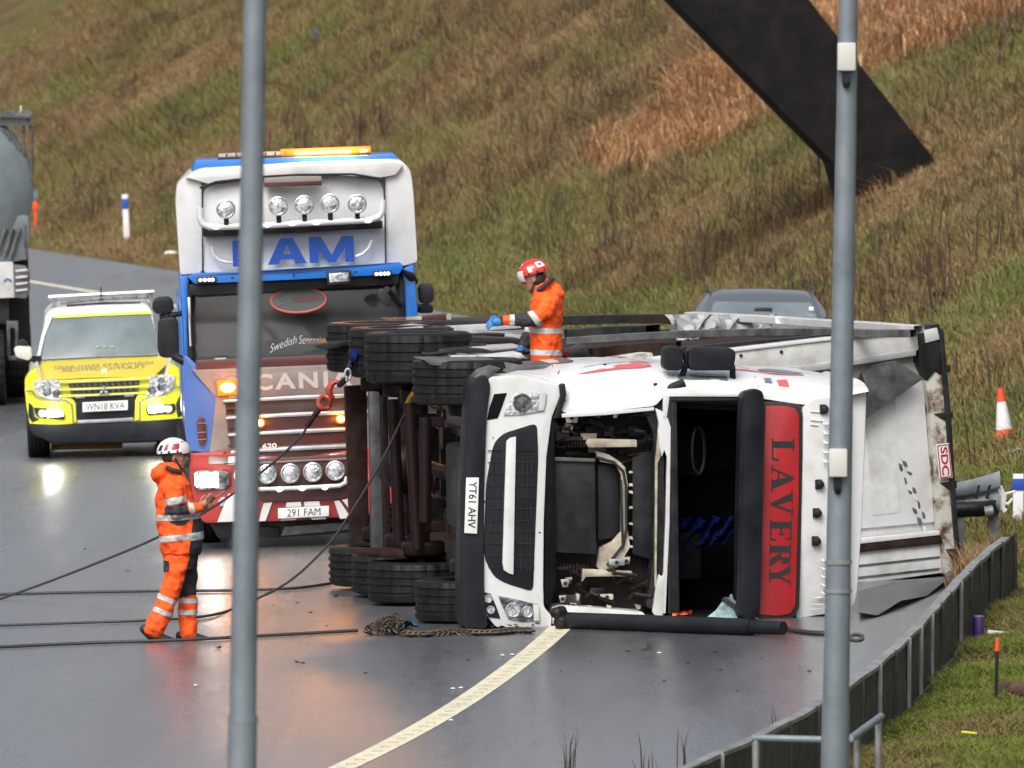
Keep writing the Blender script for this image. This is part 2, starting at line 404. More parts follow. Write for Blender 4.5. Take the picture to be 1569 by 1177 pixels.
# ------------------------------------------------------------------ the setting: ground, road, bank
def sheet(name, s_vals, y_vals, m, zoff=0., base=None):
    S, Y = np.meshgrid(np.asarray(s_vals, float), np.asarray(y_vals, float))
    X = (E(Y) if base is None else base(Y)) + S
    Z = ground(X, Y) + zoff
    n, k = S.shape
    v = np.stack([X, Y, Z], -1).reshape(-1, 3)
    i = (np.arange(n - 1)[:, None] * k + np.arange(k - 1)[None, :]).ravel()
    f = np.stack([i, i + 1, i + k + 1, i + k], -1)
    me = bpy.data.meshes.new(name)
    me.from_pydata(v.tolist(), [], f.tolist()); me.materials.append(m)
    me.polygons.foreach_set('use_smooth', [True] * len(me.polygons))
    o = bpy.data.objects.new(name, me); COL.objects.link(o); o['kind'] = 'structure'
    return o
def soil_material():
    m = bpy.data.materials.new('grass_soil'); m.use_nodes = True
    n, l = m.node_tree.nodes, m.node_tree.links; b = n['Principled BSDF']
    b.inputs['Roughness'].default_value = .9; b.inputs['Specular IOR Level'].default_value = .15
    at = n.new('ShaderNodeAttribute'); at.attribute_name = 'tint'
    tc = n.new('ShaderNodeTexCoord'); no = n.new('ShaderNodeTexNoise'); no.inputs['Scale'].default_value = 9; no.inputs['Detail'].default_value = 8
    mx = n.new('ShaderNodeMix'); mx.data_type = 'RGBA'; mx.blend_type = 'MULTIPLY'; mx.inputs[0].default_value = .8
    rp = n.new('ShaderNodeValToRGB'); rp.color_ramp.elements[0].color = (.35, .33, .32, 1); rp.color_ramp.elements[1].color = (1.1, 1.08, 1.0, 1)
    rp.color_ramp.elements[0].position, rp.color_ramp.elements[1].position = .3, .65
    bp = n.new('ShaderNodeBump'); bp.inputs['Strength'].default_value = .9; bp.inputs['Distance'].default_value = .08
    l.new(tc.outputs['Object'], no.inputs['Vector']); l.new(no.outputs['Fac'], rp.inputs[0]); l.new(no.outputs['Fac'], bp.inputs['Height'])
    l.new(at.outputs['Color'], mx.inputs[6]); l.new(rp.outputs[0], mx.inputs[7]); l.new(mx.outputs[2], b.inputs['Base Color']); l.new(bp.outputs[0], b.inputs['Normal'])
    return m
def blade_material():
    m = bpy.data.materials.new('grass_blades'); m.use_nodes = True
    n, l = m.node_tree.nodes, m.node_tree.links; b = n['Principled BSDF']
    b.inputs['Roughness'].default_value = .6; b.inputs['Specular IOR Level'].default_value = .2
    at = n.new('ShaderNodeAttribute'); at.attribute_name = 'tint'
    l.new(at.outputs['Color'], b.inputs['Base Color'])
    return m
TAN, BROWN, OLIVE, GREEN, DARK = [np.array(c) for c in ((.235, .158, .070), (.158, .098, .046), (.152, .138, .042), (.118, .140, .034), (.075, .054, .030))]
def hill_tint(x, y, fine=True):
    """natural colour of the grass: tan and brown high up and to the left, olive and green low down"""
    s = x - E(y); h = ground(x, y) - road_z(x)
    a = .6 * fbm(s * .28 + 3, y * .16 + 5, 5) + .4 * fbm(x * .5, y * .12 + 20, 4); c = .5 * fbm(s * .5, y * .42 + 31, 4) + .5 * fbm(x * 1.1 + 7, y * .3, 3)
    far = np.clip((y - 150) / 60, 0, 1)
    t = np.clip((a - .5) * 4.2 + .26 + .26 * far + .28 * far * np.clip(h / 3, 0, 1) - .35 * np.clip(1 - h / 1.3, 0, 1) * np.clip(1.2 - c, 0, 1), 0, 1)[..., None]
    dry = BROWN * .55 + TAN * .45
    dry = dry * (1 - np.clip((c - .45) * 4, 0, 1)[..., None]) + TAN * np.clip((c - .45) * 4, 0, 1)[..., None]
    wet = OLIVE * (1 - np.clip((c - .5) * 5, 0, 1)[..., None]) + GREEN * np.clip((c - .5) * 5, 0, 1)[..., None]
    out = wet * (1 - t) + dry * t
    dk = np.clip((fbm(s * .9 + 9, y * .55 + 2, 4) - .58) * 6, 0, .5)[..., None]
    out = (out * (1 - dk) + DARK * dk) * 1.05
    return out * .93 + .07 * out.mean(-1, keepdims=True)
def verge_tint(x, y):
    a = fbm(x * 1.1, y * .5, 4)[..., None]; k = np.clip((a - .45) * 6, 0, 1)
    return np.array((.105, .125, .022)) * (1 - k) + np.array((.135, .115, .040)) * k
SOIL, BLADE = soil_material(), blade_material()
def set_tint(o, cols):
    at = o.data.color_attributes.new('tint', 'FLOAT_COLOR', 'POINT')
    at.data.foreach_set('color', np.concatenate([cols, np.ones((len(cols), 1))], 1).astype(np.float32).ravel())
ys = np.concatenate([np.arange(15, 70, 1.), np.arange(70, 300, .35), np.arange(300, 421, 4.)])
ss = np.concatenate([np.arange(.0, 14, .16), np.arange(14, 30, .8), np.arange(30, 80.1, 5)])
bank = sheet('grass_bank', ss, ys, SOIL)
co = np.empty(len(bank.data.vertices) * 3); bank.data.vertices.foreach_get('co', co); co = co.reshape(-1, 3)
tt = hill_tint(co[:, 0], co[:, 1]); near = np.clip((112 - co[:, 1]) / 10, 0, 1)[:, None]
set_tint(bank, (tt * (1 - near) + verge_tint(co[:, 0], co[:, 1]) * near) * .75)
def road_material():
    m = bpy.data.materials.new('wet_asphalt'); m.use_nodes = True
    n, l = m.node_tree.nodes, m.node_tree.links; b = n['Principled BSDF']
    tc = n.new('ShaderNodeTexCoord'); mp = n.new('ShaderNodeMapping'); mp.inputs['Scale'].default_value = (.55, .10, 1); mp.inputs['Rotation'].default_value = (0, 0, math.radians(-6))
    l.new(tc.outputs['Object'], mp.inputs['Vector'])
    big = n.new('ShaderNodeTexNoise'); big.inputs['Scale'].default_value = 1.1; big.inputs['Detail'].default_value = 7; big.inputs['Roughness'].default_value = .6
    l.new(mp.outputs[0], big.inputs['Vector'])
    fine = n.new('ShaderNodeTexNoise'); fine.inputs['Scale'].default_value = 70; fine.inputs['Detail'].default_value = 3
    l.new(tc.outputs['Object'], fine.inputs['Vector'])
    rp = n.new('ShaderNodeValToRGB'); rp.color_ramp.elements[0].position, rp.color_ramp.elements[1].position = .40, .60
    rp.color_ramp.elements[0].color, rp.color_ramp.elements[1].color = (.050, .053, .060, 1), (.115, .12, .132, 1)
    mxn = n.new('ShaderNodeMath'); mxn.operation = 'MULTIPLY_ADD'; mxn.inputs[1].default_value = .5; l.new(big.outputs['Fac'], mxn.inputs[0])
    mot = n.new('ShaderNodeTexNoise'); mot.inputs['Scale'].default_value = 9; mot.inputs['Detail'].default_value = 6; mot.inputs['Roughness'].default_value = .75; l.new(tc.outputs['Object'], mot.inputs['Vector'])
    m5 = n.new('ShaderNodeMath'); m5.operation = 'MULTIPLY'; m5.inputs[1].default_value = .5; l.new(mot.outputs['Fac'], m5.inputs[0]); l.new(m5.outputs[0], mxn.inputs[2]); l.new(mxn.outputs[0], rp.inputs[0])
    sp = n.new('ShaderNodeMix'); sp.data_type = 'RGBA'; sp.blend_type = 'MULTIPLY'; sp.inputs[0].default_value = .85
    r2 = n.new('ShaderNodeValToRGB'); r2.color_ramp.elements[0].position, r2.color_ramp.elements[1].position = .35, .65
    r2.color_ramp.elements[0].color, r2.color_ramp.elements[1].color = (.35, .35, .35, 1), (1.5, 1.5, 1.5, 1)
    l.new(fine.outputs['Fac'], r2.inputs[0]); l.new(rp.outputs[0], sp.inputs[6]); l.new(r2.outputs[0], sp.inputs[7]); l.new(sp.outputs[2], b.inputs['Base Color'])
    tr = n.new('ShaderNodeMapping'); tr.inputs['Scale'].default_value = (1.5, .035, 1); tr.inputs['Rotation'].default_value = (0, 0, math.radians(-5))
    trn = n.new('ShaderNodeTexNoise'); trn.inputs['Scale'].default_value = 1.0; trn.inputs['Detail'].default_value = 5
    l.new(tc.outputs['Object'], tr.inputs['Vector']); l.new(tr.outputs[0], trn.inputs['Vector'])
    av = n.new('ShaderNodeMath'); av.operation = 'ADD'; l.new(big.outputs['Fac'], av.inputs[0]); l.new(trn.outputs['Fac'], av.inputs[1])
    hf = n.new('ShaderNodeMath'); hf.operation = 'MULTIPLY_ADD'; hf.inputs[1].default_value = .42; l.new(av.outputs[0], hf.inputs[0])
    f8 = n.new('ShaderNodeMath'); f8.operation = 'MULTIPLY'; f8.inputs[1].default_value = .16; l.new(fine.outputs['Fac'], f8.inputs[0]); l.new(f8.outputs[0], hf.inputs[2])
    mr = n.new('ShaderNodeMapRange'); mr.inputs[1].default_value, mr.inputs[2].default_value, mr.inputs[3].default_value, mr.inputs[4].default_value = .38, .62, .18, .44
    l.new(hf.outputs[0], mr.inputs[0]); l.new(mr.outputs[0], b.inputs['Roughness'])
    wv = n.new('ShaderNodeTexNoise'); wv.inputs['Scale'].default_value = 5; wv.inputs['Detail'].default_value = 5; wv.inputs['Roughness'].default_value = .7; l.new(tc.outputs['Object'], wv.inputs['Vector'])
    b2 = n.new('ShaderNodeBump'); b2.inputs['Strength'].default_value = .22; b2.inputs['Distance'].default_value = .012; l.new(wv.outputs['Fac'], b2.inputs['Height'])
    bp = n.new('ShaderNodeBump'); l.new(b2.outputs[0], bp.inputs['Normal']); bp.inputs['Strength'].default_value = .10; bp.inputs['Distance'].default_value = .004
    l.new(fine.outputs['Fac'], bp.inputs['Height']); l.new(bp.outputs[0], b.inputs['Normal'])
    b.inputs['Specular IOR Level'].default_value = .9
    b.inputs['Coat Weight'].default_value = .8; b.inputs['Coat Roughness'].default_value = .42
    return m
road = sheet('road', np.linspace(-34, 0, 30), np.concatenate([np.arange(15, 70, 5.), np.arange(70, 300, 1.), np.arange(300, 421, 6.)]), road_material())
gm = MB().add([(-900, -300, -2.6), (900, -300, -2.6), (900, 3000, -2.6), (-900, 3000, -2.6)], [(0, 1, 2, 3)]).build('ground', mat('field_ground', (.10, .10, .035), .9), smooth=False)
gm['kind'] = 'structure'
# the far end of the cutting, beyond everything in view, closes the horizon
# hard-shoulder edge line with raised ribs
def line_s(y): return -3.72 + .42 * np.clip((np.asarray(y, float) - 100) / 105, 0, 1)
lm = mat('road_line_paint', (.66, .62, .46), .5, col2=(.42, .40, .32), nscale=5, contrast=(.45, .75))
ly = np.arange(40, 300, .7)
lb = MB()
rows = []
for y in ly:
    x0 = float(E(y) + line_s(y)); rows.append([(x0 + w, y, float(road_z(x0 + w)) + .004) for w in (-.11, .11)])
lb.grid(rows)
edge_line = lb.build('edge_line', lm, weld=False); edge_line['kind'] = 'structure'
rb = MB()
for y in np.arange(76, 112, .42):
    x0 = float(E(y) + line_s(y)); rb.box((x0 + .01, y, float(road_z(x0)) + .008), (.075, .05, .006), rot=(0, 0, -.12))
rbo = rb.build('line_rib', mat('line_rib_grime', (.40, .37, .28), .6), edge_line, weld=False); rbo['kind'] = 'stuff'

# ------------------------------------------------------------------ grass
def blades(name, pts, hgt, col, per, spread, lean, width, bias=(0, 0), curl=.5, parent=None, taper=.75):
    n = len(pts); N = n * per
    base = np.repeat(pts, per, 0); H = np.repeat(hgt, per) * (.55 + .75 * NR.rand(N))
    a = NR.rand(N) * 2 * np.pi; rr = spread * np.sqrt(NR.rand(N))
    base = base + np.stack([np.cos(a) * rr, np.sin(a) * rr, 0 * a], 1)
    base[:, 2] = ground(base[:, 0], base[:, 1]) - .015
    b = NR.rand(N) * 2 * np.pi; k = lean * (.25 + NR.rand(N))
    dx, dy = np.cos(b) * k + bias[0], np.sin(b) * k + bias[1]
    face = NR.rand(N) * 2 * np.pi
    wx, wy = np.cos(face) * width / 2, np.sin(face) * width / 2 * .6
    mid = base + np.stack([dx * H * .35, dy * H * .35, H * .6], 1)
    tip = base + np.stack([dx * H * (1 + curl * .4), dy * H * (1 + curl * .4), H * (1 - curl * .35 * NR.rand(N))], 1)
    W = np.stack([wx, wy, 0 * wx], 1)
    v = np.stack([base - W, base + W, mid + W * taper, mid - W * taper, tip], 1).reshape(-1, 3)
    o = np.arange(N)[:, None] * 5
    quads = (o + np.array([0, 1, 2, 3])).ravel(); tris = (o + np.array([3, 2, 4])).ravel()
    me = bpy.data.meshes.new(name)
    me.vertices.add(len(v)); me.vertices.foreach_set('co', v.astype(np.float32).ravel())
    me.loops.add(N * 7); me.loops.foreach_set('vertex_index', np.concatenate([quads, tris]).astype(np.int32))
    me.polygons.add(N * 2)
    me.polygons.foreach_set('loop_start', np.concatenate([np.arange(N) * 4, N * 4 + np.arange(N) * 3]).astype(np.int32))
    me.update(calc_edges=True)
    me.materials.append(BLADE)
    ob = bpy.data.objects.new(name, me); COL.objects.link(ob); ob['kind'] = 'stuff'
    if parent: ob.parent = parent
    c = np.repeat(col, per, 0) * (.85 + .6 * NR.rand(N, 1)) * (1 + .12 * (NR.rand(N, 3) - .5))
    set_tint(ob, np.repeat(c, 5, 0))
    return ob
def scatter(n, y0, y1, s0, s1, near=1.0):
    t = NR.rand(n) ** near; y = y0 + (y1 - y0) * t; s = s0 + (s1 - s0) * NR.rand(n)
    x = E(y) + s
    return np.stack([x, y, ground(x, y)], 1)
def in_view(p, mu=60, mv=60):
    up = (p[:, 2] - CAMZ); c, s = math.cos(PITCH), math.sin(PITCH)
    dep = p[:, 1] * c - up * s; h = p[:, 1] * s + up * c
    u = 784.5 + F * p[:, 0] / dep; v = 588.5 - F * h / dep
    return (u > -mu) & (u < 1569 + mu) & (v > -mv) & (v < 1177 + mv), u, v
def inside(u, v, poly):
    r = np.zeros(len(u), bool); n = len(poly)
    for i in range(n):
        (x0, y0), (x1, y1) = poly[i], poly[(i + 1) % n]
        c = ((y0 > v) != (y1 > v)) & (u < (x1 - x0) * (v - y0) / (y1 - y0 + 1e-9) + x0); r ^= c
    return r
REED_A = [(895, 240), (960, 200), (1040, 140), (1110, 92), (1190, 60), (1260, 20), (1330, -30), (1620, -60), (1620, 8), (1540, 40), (1470, 66), (1400, 84), (1330, 122), (1270, 150), (1200, 178), (1110, 214), (1010, 250), (935, 268)]
p = scatter(52000, 118, 285, .25, 15.5)
ok, pu, pv = in_view(p, 420, 160)
reedmask = inside(pu, pv, REED_A)
pg = p[ok & ~reedmask]
h = ground(pg[:, 0], pg[:, 1]) - road_z(pg[:, 0])
hn = fbm(pg[:, 0] * .5, pg[:, 1] * .25 + 70, 3)
hg = .10 + .26 * np.clip((hn - .3) * 2.2, 0, 1) * np.clip(.35 + h / 2, 0, 1)
blades('bank_grass', pg, hg * (.7 + .7 * NR.rand(len(hg))), hill_tint(pg[:, 0], pg[:, 1]), 22, .17, .75, .0125, bias=(-.18, -.1), curl=1.0)
# darker tussocks lying in the slope
q = scatter(2600, 118, 280, 1.5, 15); okq, qu, qv = in_view(q, 420, 100)
q = q[okq & ~inside(qu, qv, REED_A)]; q = q[fbm(q[:, 0] * .9 + 50, q[:, 1] * .35, 3) > .55]
blades('dead_tussock_grass', q, .26 + .16 * NR.rand(len(q)), np.where(NR.rand(len(q), 1) > .45, DARK * 1.25, BROWN * 1.1), 46, .26, .7, .016, bias=(-.3, -.1), curl=1.1)
# rust-coloured reeds
rd = []
rp_ = scatter(60000, 118, 300, .5, 16)
okr, ru, rv = in_view(rp_, 200, 120)
wob = 44 * (fbm(ru * .03, rv * .03, 3) - .5) + NR.normal(0, 3, len(ru))
rr_ = rp_[inside(ru + wob, rv + wob, REED_A)]
rr_ = rr_[:8500]
hc = fbm(rr_[:, 0] * 1.3, rr_[:, 1] * .5 + 11, 3)[:, None]
rc = np.array((.30, .150, .066)) * (1 - np.clip((hc - .4) * 4, 0, 1)) + np.array((.43, .25, .125)) * np.clip((hc - .4) * 4, 0, 1)
blades('reed_bed', rr_, (.30 + .28 * NR.rand(len(rr_))), rc * (.5 + .85 * fbm(rr_[:, 0] * 1.8, rr_[:, 1] * .9, 3)[:, None] ** 1.0), 30, .26, 1.25, .011, bias=(.3, -.2), curl=1.6)
pl_ = rr_[NR.rand(len(rr_)) < .5]
blades('reed_plumes', pl_, .38 + .26 * NR.rand(len(pl_)), np.tile(np.array((.54, .35, .20)), (len(pl_), 1)), 5, .26, 1.2, .014, bias=(.4, -.2), curl=2.1, taper=1.0)
# thin dark dead stems
w = scatter(6000, 122, 240, .8, 12); okw, wu, wv = in_view(w, 200, 60)
w = w[okw]; w = w[(fbm(w[:, 0] * .6 + 4, w[:, 1] * .2 + 8, 3) > .52)][:950]
blades('dead_weed_stems', w, .4 + .6 * NR.rand(len(w)) ** 2, np.tile(np.array((.045, .03, .021)), (len(w), 1)), 4, .12, .3, .018, curl=.2, taper=.8)
# short wet grass on the near verge
g = scatter(52000, 80, 112, .12, 3.2); okg, gu, gv = in_view(g, 160, 120); g = g[okg]
hn = fbm(g[:, 0] * 1.3, g[:, 1] * .6, 3)
blades('verge_grass', g, .035 + .11 * np.clip((hn - .35) * 2.5, 0, 1), verge_tint(g[:, 0], g[:, 1]), 14, .09, .8, .009, curl=.9)
g2 = scatter(9000, 104, 150, -.05, 1.4); okg, gu, gv = in_view(g2, 160, 60); g2 = g2[okg]
blades('roadside_grass', g2, .06 + .16 * NR.rand(len(g2)) * np.clip(fbm(g2[:, 0], g2[:, 1] * .4, 3) * 2 - .5, 0, 1), verge_tint(g2[:, 0], g2[:, 1]) * .9, 14, .12, .6, .012, curl=.8)
# a few tall dark stalks growing in front of the board barrier at the lower edge
tk = np.array([[G(u, v).x, G(u, v).y, 0] for u, v in ((872, 1188), (880, 1194), (1000, 1205), (985, 1200), (1192, 1150), (1044, 1190))])
blades('tall_weed_stalks', tk, np.full(len(tk), .34), np.tile(np.array((.03, .03, .022)), (len(tk), 1)), 5, .06, .15, .012, curl=.2)

# ------------------------------------------------------------------ inclined concrete bridge leg
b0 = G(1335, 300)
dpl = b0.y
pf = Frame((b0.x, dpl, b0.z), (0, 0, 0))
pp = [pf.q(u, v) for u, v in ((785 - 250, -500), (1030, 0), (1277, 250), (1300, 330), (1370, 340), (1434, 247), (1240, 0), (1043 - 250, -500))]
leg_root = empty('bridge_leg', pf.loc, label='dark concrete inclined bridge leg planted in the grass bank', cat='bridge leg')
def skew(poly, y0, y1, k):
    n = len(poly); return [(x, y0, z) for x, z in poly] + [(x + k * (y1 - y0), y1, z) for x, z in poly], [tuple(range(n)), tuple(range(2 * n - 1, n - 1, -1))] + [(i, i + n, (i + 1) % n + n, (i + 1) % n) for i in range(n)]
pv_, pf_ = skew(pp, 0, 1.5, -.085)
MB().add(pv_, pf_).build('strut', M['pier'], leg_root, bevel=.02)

# ------------------------------------------------------------------ board barrier along the hard shoulder
BP = [(0.97, 75), (1.78, 78.6), (2.24, 82), (2.74, 86), (2.98, 87.9), (3.31, 90.8), (3.74, 95.9), (4.10, 99.5), (4.43, 102.6)]
bx = np.array([p[0] for p in BP]); by = np.array([p[1] for p in BP])
def bar_x(y):
    cf = np.polyfit(by, bx, 3); return np.polyval(cf, y)
bar = empty('board_barrier', (float(bar_x(88)), 88, float(road_z(2.9))), label='dark upright board barrier with pale top rail along the hard shoulder', cat='barrier')
BZ = bar.location
BH = .64
y = 71.0; dl = 1.5; i = 0
while y < 102.8:
    x = float(bar_x(y + dl / 2)); sl = float(bar_x(y + dl) - bar_x(y)) / dl; ang = math.atan2(1, sl)
    hh = BH + R.uniform(-.02, .02)
    pb = MB()
    n_ = 7
    pb.prism([(-dl / 2, -.02), (dl / 2, -.02), (dl / 2, hh)] + [(dl / 2 - dl * t / n_, hh + R.uniform(-.008, .008)) for t in range(1, n_)] + [(-dl / 2, hh)], -.02, .02)
    o = pb.build('board', M['plank' if R.random() < .6 else 'plank2'], bar, bevel=.004, seg=1)
    o.location = (x - BZ.x + R.uniform(-.006, .006), y + dl / 2 - BZ.y, float(road_z(x)) - BZ.z - .12)
    o.rotation_euler = (R.uniform(-.02, .02), R.uniform(-.006, .006), ang + R.uniform(-.008, .008))
    x2 = float(bar_x(y + dl))
    MB().box((x2 - BZ.x + .03, y + dl - BZ.y, float(road_z(x2)) - BZ.z + .22), (.035, .05, .66)).box((x2 - BZ.x - .03, y + dl - BZ.y, float(road_z(x2)) - BZ.z + .22), (.03, .07, .64)).build('joint_post', M['galvdark' if R.random() < .35 else 'plank2'], bar, bevel=.004, seg=1)
    y += dl * math.sin(ang); i += 1
yy = np.linspace(71, 103, 60)
rail = MB()
rail.grid([[(float(bar_x(t)) - BZ.x + w, t - BZ.y, float(road_z(bar_x(t))) - BZ.z + BH - .125 + z + .006 * math.sin(t * 9)) for w, z in ((-.05, 0), (-.05, .03), (.03, .03), (.03, 0))] for t in yy], close=True)
rail.build('top_rail', M['galvdark'], bar, weld=False)
# ------------------------------------------------------------------ lamp columns and handrail in the foreground
def column(name, u0, u1, d, r0, r1, label):
    a, b = P(u0, 0, d), P(u1, 1177, d)
    t = (b - a); gz = float(ground(b.x, d)); base = a + t * ((gz - .1 - a.z) / t.z); top = a + t * ((9.2 - a.z) / t.z)
    root = empty(name, base, label=label, cat='lamp post', group='lamp columns in the foreground')
    rr = lambda z: r1 + (r0 - r1) * (z - b.z) / (a.z - b.z)
    pts = [Vector((0, 0, 0)), (b + t * -.062) - base, top - base]
    return root, base, (lambda v: a + (b - a) * (v / 1177.)), a, b, top
root, base, at, a, b, top = column('lamp_post', 391, 370.5, 56, .054, .072, 'blurred grey lamp column crossing the blue and white recovery lorry')
vz = at(1102)
MB().tube([base - base, vz - base], [.074, .072], 24).tube([vz - base, top - base], [.0665, .045], 24).tube([vz - base + Vector((0, 0, -.02)), vz - base + Vector((0, 0, .02))], .074, 24).build('shaft', M['galv'], root)
root, base, at, a, b, top = column('lamp_post', 1300, 1279, 74, .062, .089, 'grey lamp column with pale sensor boxes before the overturned cab')
vz = at(1075)
MB().tube([base - base, vz - base], [.094, .091], 24).tube([vz - base, top - base], [.086, .045], 24).build('shaft', M['galv'], root)
for v in (861, 905):
    c = at(v) - base; r = .089 - .02 * (1075 - v) / 1075
    MB().lathe([(r - .004, -.012), (r + .004, -.012), (r + .004, .012), (r - .004, .012)], c, (0, 0, 1), 24).build('strap_band', M['galvdark'], root)
for v0, v1, b0_, b1_, uoff in ((65, 108, 108, 136, -2), (686, 729, 729, 757, -4)):
    c = at((v0 + v1) / 2) - base; k = 74 / F
    o = MB().box((c.x + (uoff) * k, c.y - .09, c.z), (28 * k, .09, (v1 - v0) * k)).build('sensor_box', M['boxgrey'], root, bevel=.012)
    c2 = at((b0_ + b1_) / 2) - base
    MB().box((c2.x + uoff * k, c2.y - .085, c2.z + 4 * k), (13 * k, .05, 16 * k)).lathe([(.028, 0), (.02, -.03), (.012, -.036)], (c2.x + uoff * k, c2.y - .09, c2.z - 4 * k), (0, 0, 1), 12).build('cable_gland', M['black'], o)
hd = 75.4
hr = empty('handrail', P(1300, 1134, hd) - Vector((0, 0, .9)), label='short galvanised tube handrail beside the right lamp column', cat='handrail')
hp = lambda u, v, d=hd: P(u, v, d) - hr.location
MB().tube([hp(1152, 1131), hp(1230, 1133), hp(1292, 1135), hp(1302, 1133), hp(1350, 1098, 77.5)], .026, 12).build('rail', M['galv'], hr)
for u, v, d in ((1158, 1133, hd), (1297, 1137, hd), (1313, 1128, 76), (1346, 1103, 77.4)):
    t = hp(u, v, d); w = P(u, v, d); MB().tube([t, t - Vector((0, 0, w.z - float(ground(w.x, w.y)) + .1))], .024, 10).build('post', M['galvdark'], hr)
# ------------------------------------------------------------------ overturned lorry (lies on its left side, roof to the right)
g0 = G(700, 966)
LR = (0, -.012, math.radians(7))
L = Frame((g0.x, g0.y, g0.z - .01), LR)
lorry = empty('overturned_lorry', L.loc, LR, label='white lorry lying on its side with red front panel and smashed windscreen', cat='lorry')
q, q3 = L.q, L.q3
def lp(name, pts, y0, y1, m, bevel=.012, r=0., parent=None, label=None, yq=None): return part(name, L, pts, y0, y1, M[m], parent or lorry, bevel, r, yq, label)
# --- bumper and number plate
lp('bumper', [(722, 590), (731, 577), (745, 574), (752, 590), (746, 640), (742, 760), (742, 900), (748, 964), (711, 964), (708, 900), (711, 760), (718, 640)], -.06, .5, 'bumper', .03, .05)
lp('bumper_corner', [(728, 578), (736, 568), (756, 562), (768, 564), (752, 578), (740, 596), (730, 600)], -.02, .35, 'steelgrey', .02)
npl = lp('number_plate', [(714.5, 732), (734, 732), (731, 818), (711.5, 817)], -.085, -.068, 'plate', .004)
o_ = q3(719, 737.5, -.0865); e1 = q3(716.5, 809, -.0865) - o_; e2 = q3(731, 738, -.0865) - o_
lettering('plate_letters', 'YT61 AHV', o_, e1, e2, M['ink'], npl, bold=.012)
# --- lower fascia in white around grille and lamps
W0 = -.02
lp('fascia', [(744, 588), (750, 577), (800, 574), (858, 588), (862, 600), (846, 640), (838, 700), (834, 800), (833, 900), (834, 930), (846, 944), (845, 962), (760, 962), (742, 940), (738, 900), (737, 760), (741, 640)], W0, .45, 'cabwhite', .03, .03)
gr = lp('grille', [(754, 690), (759, 676), (772, 664), (823, 648), (825, 700), (821, 800), (817, 907), (775, 894), (757, 884), (744, 860), (741, 842), (745, 740)], -.028, .05, 'bumper', .006, .06)
lp('grille_bar', [(776, 676), (782, 671), (791, 669), (789, 760), (787, 881), (780, 879), (772, 874), (770, 862), (773, 760)], -.055, -.015, 'cabwhite', .008, parent=gr)
for v in np.linspace(690, 868, 11):
    for ua, ub in ((748, 769), (793, 819)):
        lp('mesh_bar', [(ua, v), (ub, v), (ub, v + 1.2), (ua, v + 1.2)], -.036, -.028, 'ink' if int(v) % 3 else 'bumper', 0, parent=gr)
for u in (756, 764, 800, 808, 814):
    lp('mesh_bar', [(u, 695), (u + 1.6, 695), (u - 1, 875), (u - 2.6, 875)], -.034, -.028, 'black', 0, parent=gr)
hl = lp('headlight', [(772, 637), (778, 620), (790, 603), (800, 602), (838, 602), (837, 618), (834, 630), (800, 636)], -.032, .05, 'lens', .006)
MB().lathe([(.085, 0), (.075, -.02), (.05, .01), (0, .012)], q3(800, 617, -.034), (0, 1, 0), 20).build('lens', M['lensdark'], hl)
lp('indicator', [(827, 604), (837, 604), (834, 629), (825, 630)], -.04, -.02, 'greyed', .003, parent=hl)
lp('lamp_recess', [(746, 644), (750, 625), (757, 604), (777, 602), (770, 622), (763, 641)], -.026, .04, 'dark', .004)
hl = lp('headlight', [(763, 913), (790, 918), (826, 927), (828, 951), (800, 953), (779, 949), (770, 930)], -.032, .05, 'lensdark', .006, label='dim lower headlight near the road')
for u, v, r in ((786, 935, .07), (808, 938, .055)):
    MB().lathe([(r, 0), (r * .85, -.02), (r * .6, .01), (0, .012)], q3(u, v, -.034), (0, 1, 0), 18).build('lens', M['lens'], hl)
lp('indicator', [(817, 926), (826, 928), (827, 951), (818, 952)], -.04, -.02, 'greyed', .003, parent=hl)
fg = lp('fog_lamp', [(741, 907), (752, 910), (760, 928), (767, 948), (748, 946), (743, 930)], -.03, .04, 'bumper', .006)
for u, v in ((748, 918), (752, 935)): MB().lathe([(.04, 0), (.032, -.012), (.02, .004), (0, .006)], q3(u, v, -.032), (0, 1, 0), 14).build('lens', M['lens'], fg)
# --- curved upper side (the driver's side now faces the sky)
ST = [(742, 592, 586), (775, 596, 584), (815, 602, 574), (858, 626, 570), (866, 636, 563), (900, 632, 560), (950, 628, 559), (1004, 622, 560), (1018, 606, 562), (1060, 602, 563), (1100, 603, 565), (1135, 604, 567), (1175, 612, 570), (1230, 620, 574), (1270, 618, 578), (1300, 606, 582), (1331, 600, 588)]
PRF = [(0, 0), (.01, .14), (.045, .30), (.10, .46), (.19, .62), (.32, .77), (.50, .90), (.75, .975), (1.1, 1.), (1.6, 1.), (2.15, 1.)]
def side_pt(u, k):
    us = [s[0] for s in ST]; vf = np.interp(u, us, [s[1] for s in ST]); vt = np.interp(u, us, [s[2] for s in ST])
    a, b = q(u, vf, 0.), q(u, vt, 0.)
    k0 = int(min(k, len(PRF) - 1.001)); t = k - k0
    y = PRF[k0][0] * (1 - t) + PRF[k0 + 1][0] * t; z = PRF[k0][1] * (1 - t) + PRF[k0 + 1][1] * t
    dent = .035 * math.exp(-((u - 905) / 22) ** 2 - ((k - 4.5) / 1.2) ** 2) + .02 * math.exp(-((u - 880) / 14) ** 2 - ((k - 7) / 1.5) ** 2)
    w_ = .022 * (float(fbm(np.array(u * .03), np.array(k * .9 + 3.), 3)) - .5) * min(1, k)
    return Vector((a[0], y * .85 + dent, a[1] + (b[1] - a[1]) * z - dent * .5 + w_))
us_ = list(np.linspace(742, 1331, 90))
MB().grid([[side_pt(u, k) for k in np.linspace(0, 10, 34)] for u in us_]).build('side_panel', M['cabwhite'], lorry, ang=50)
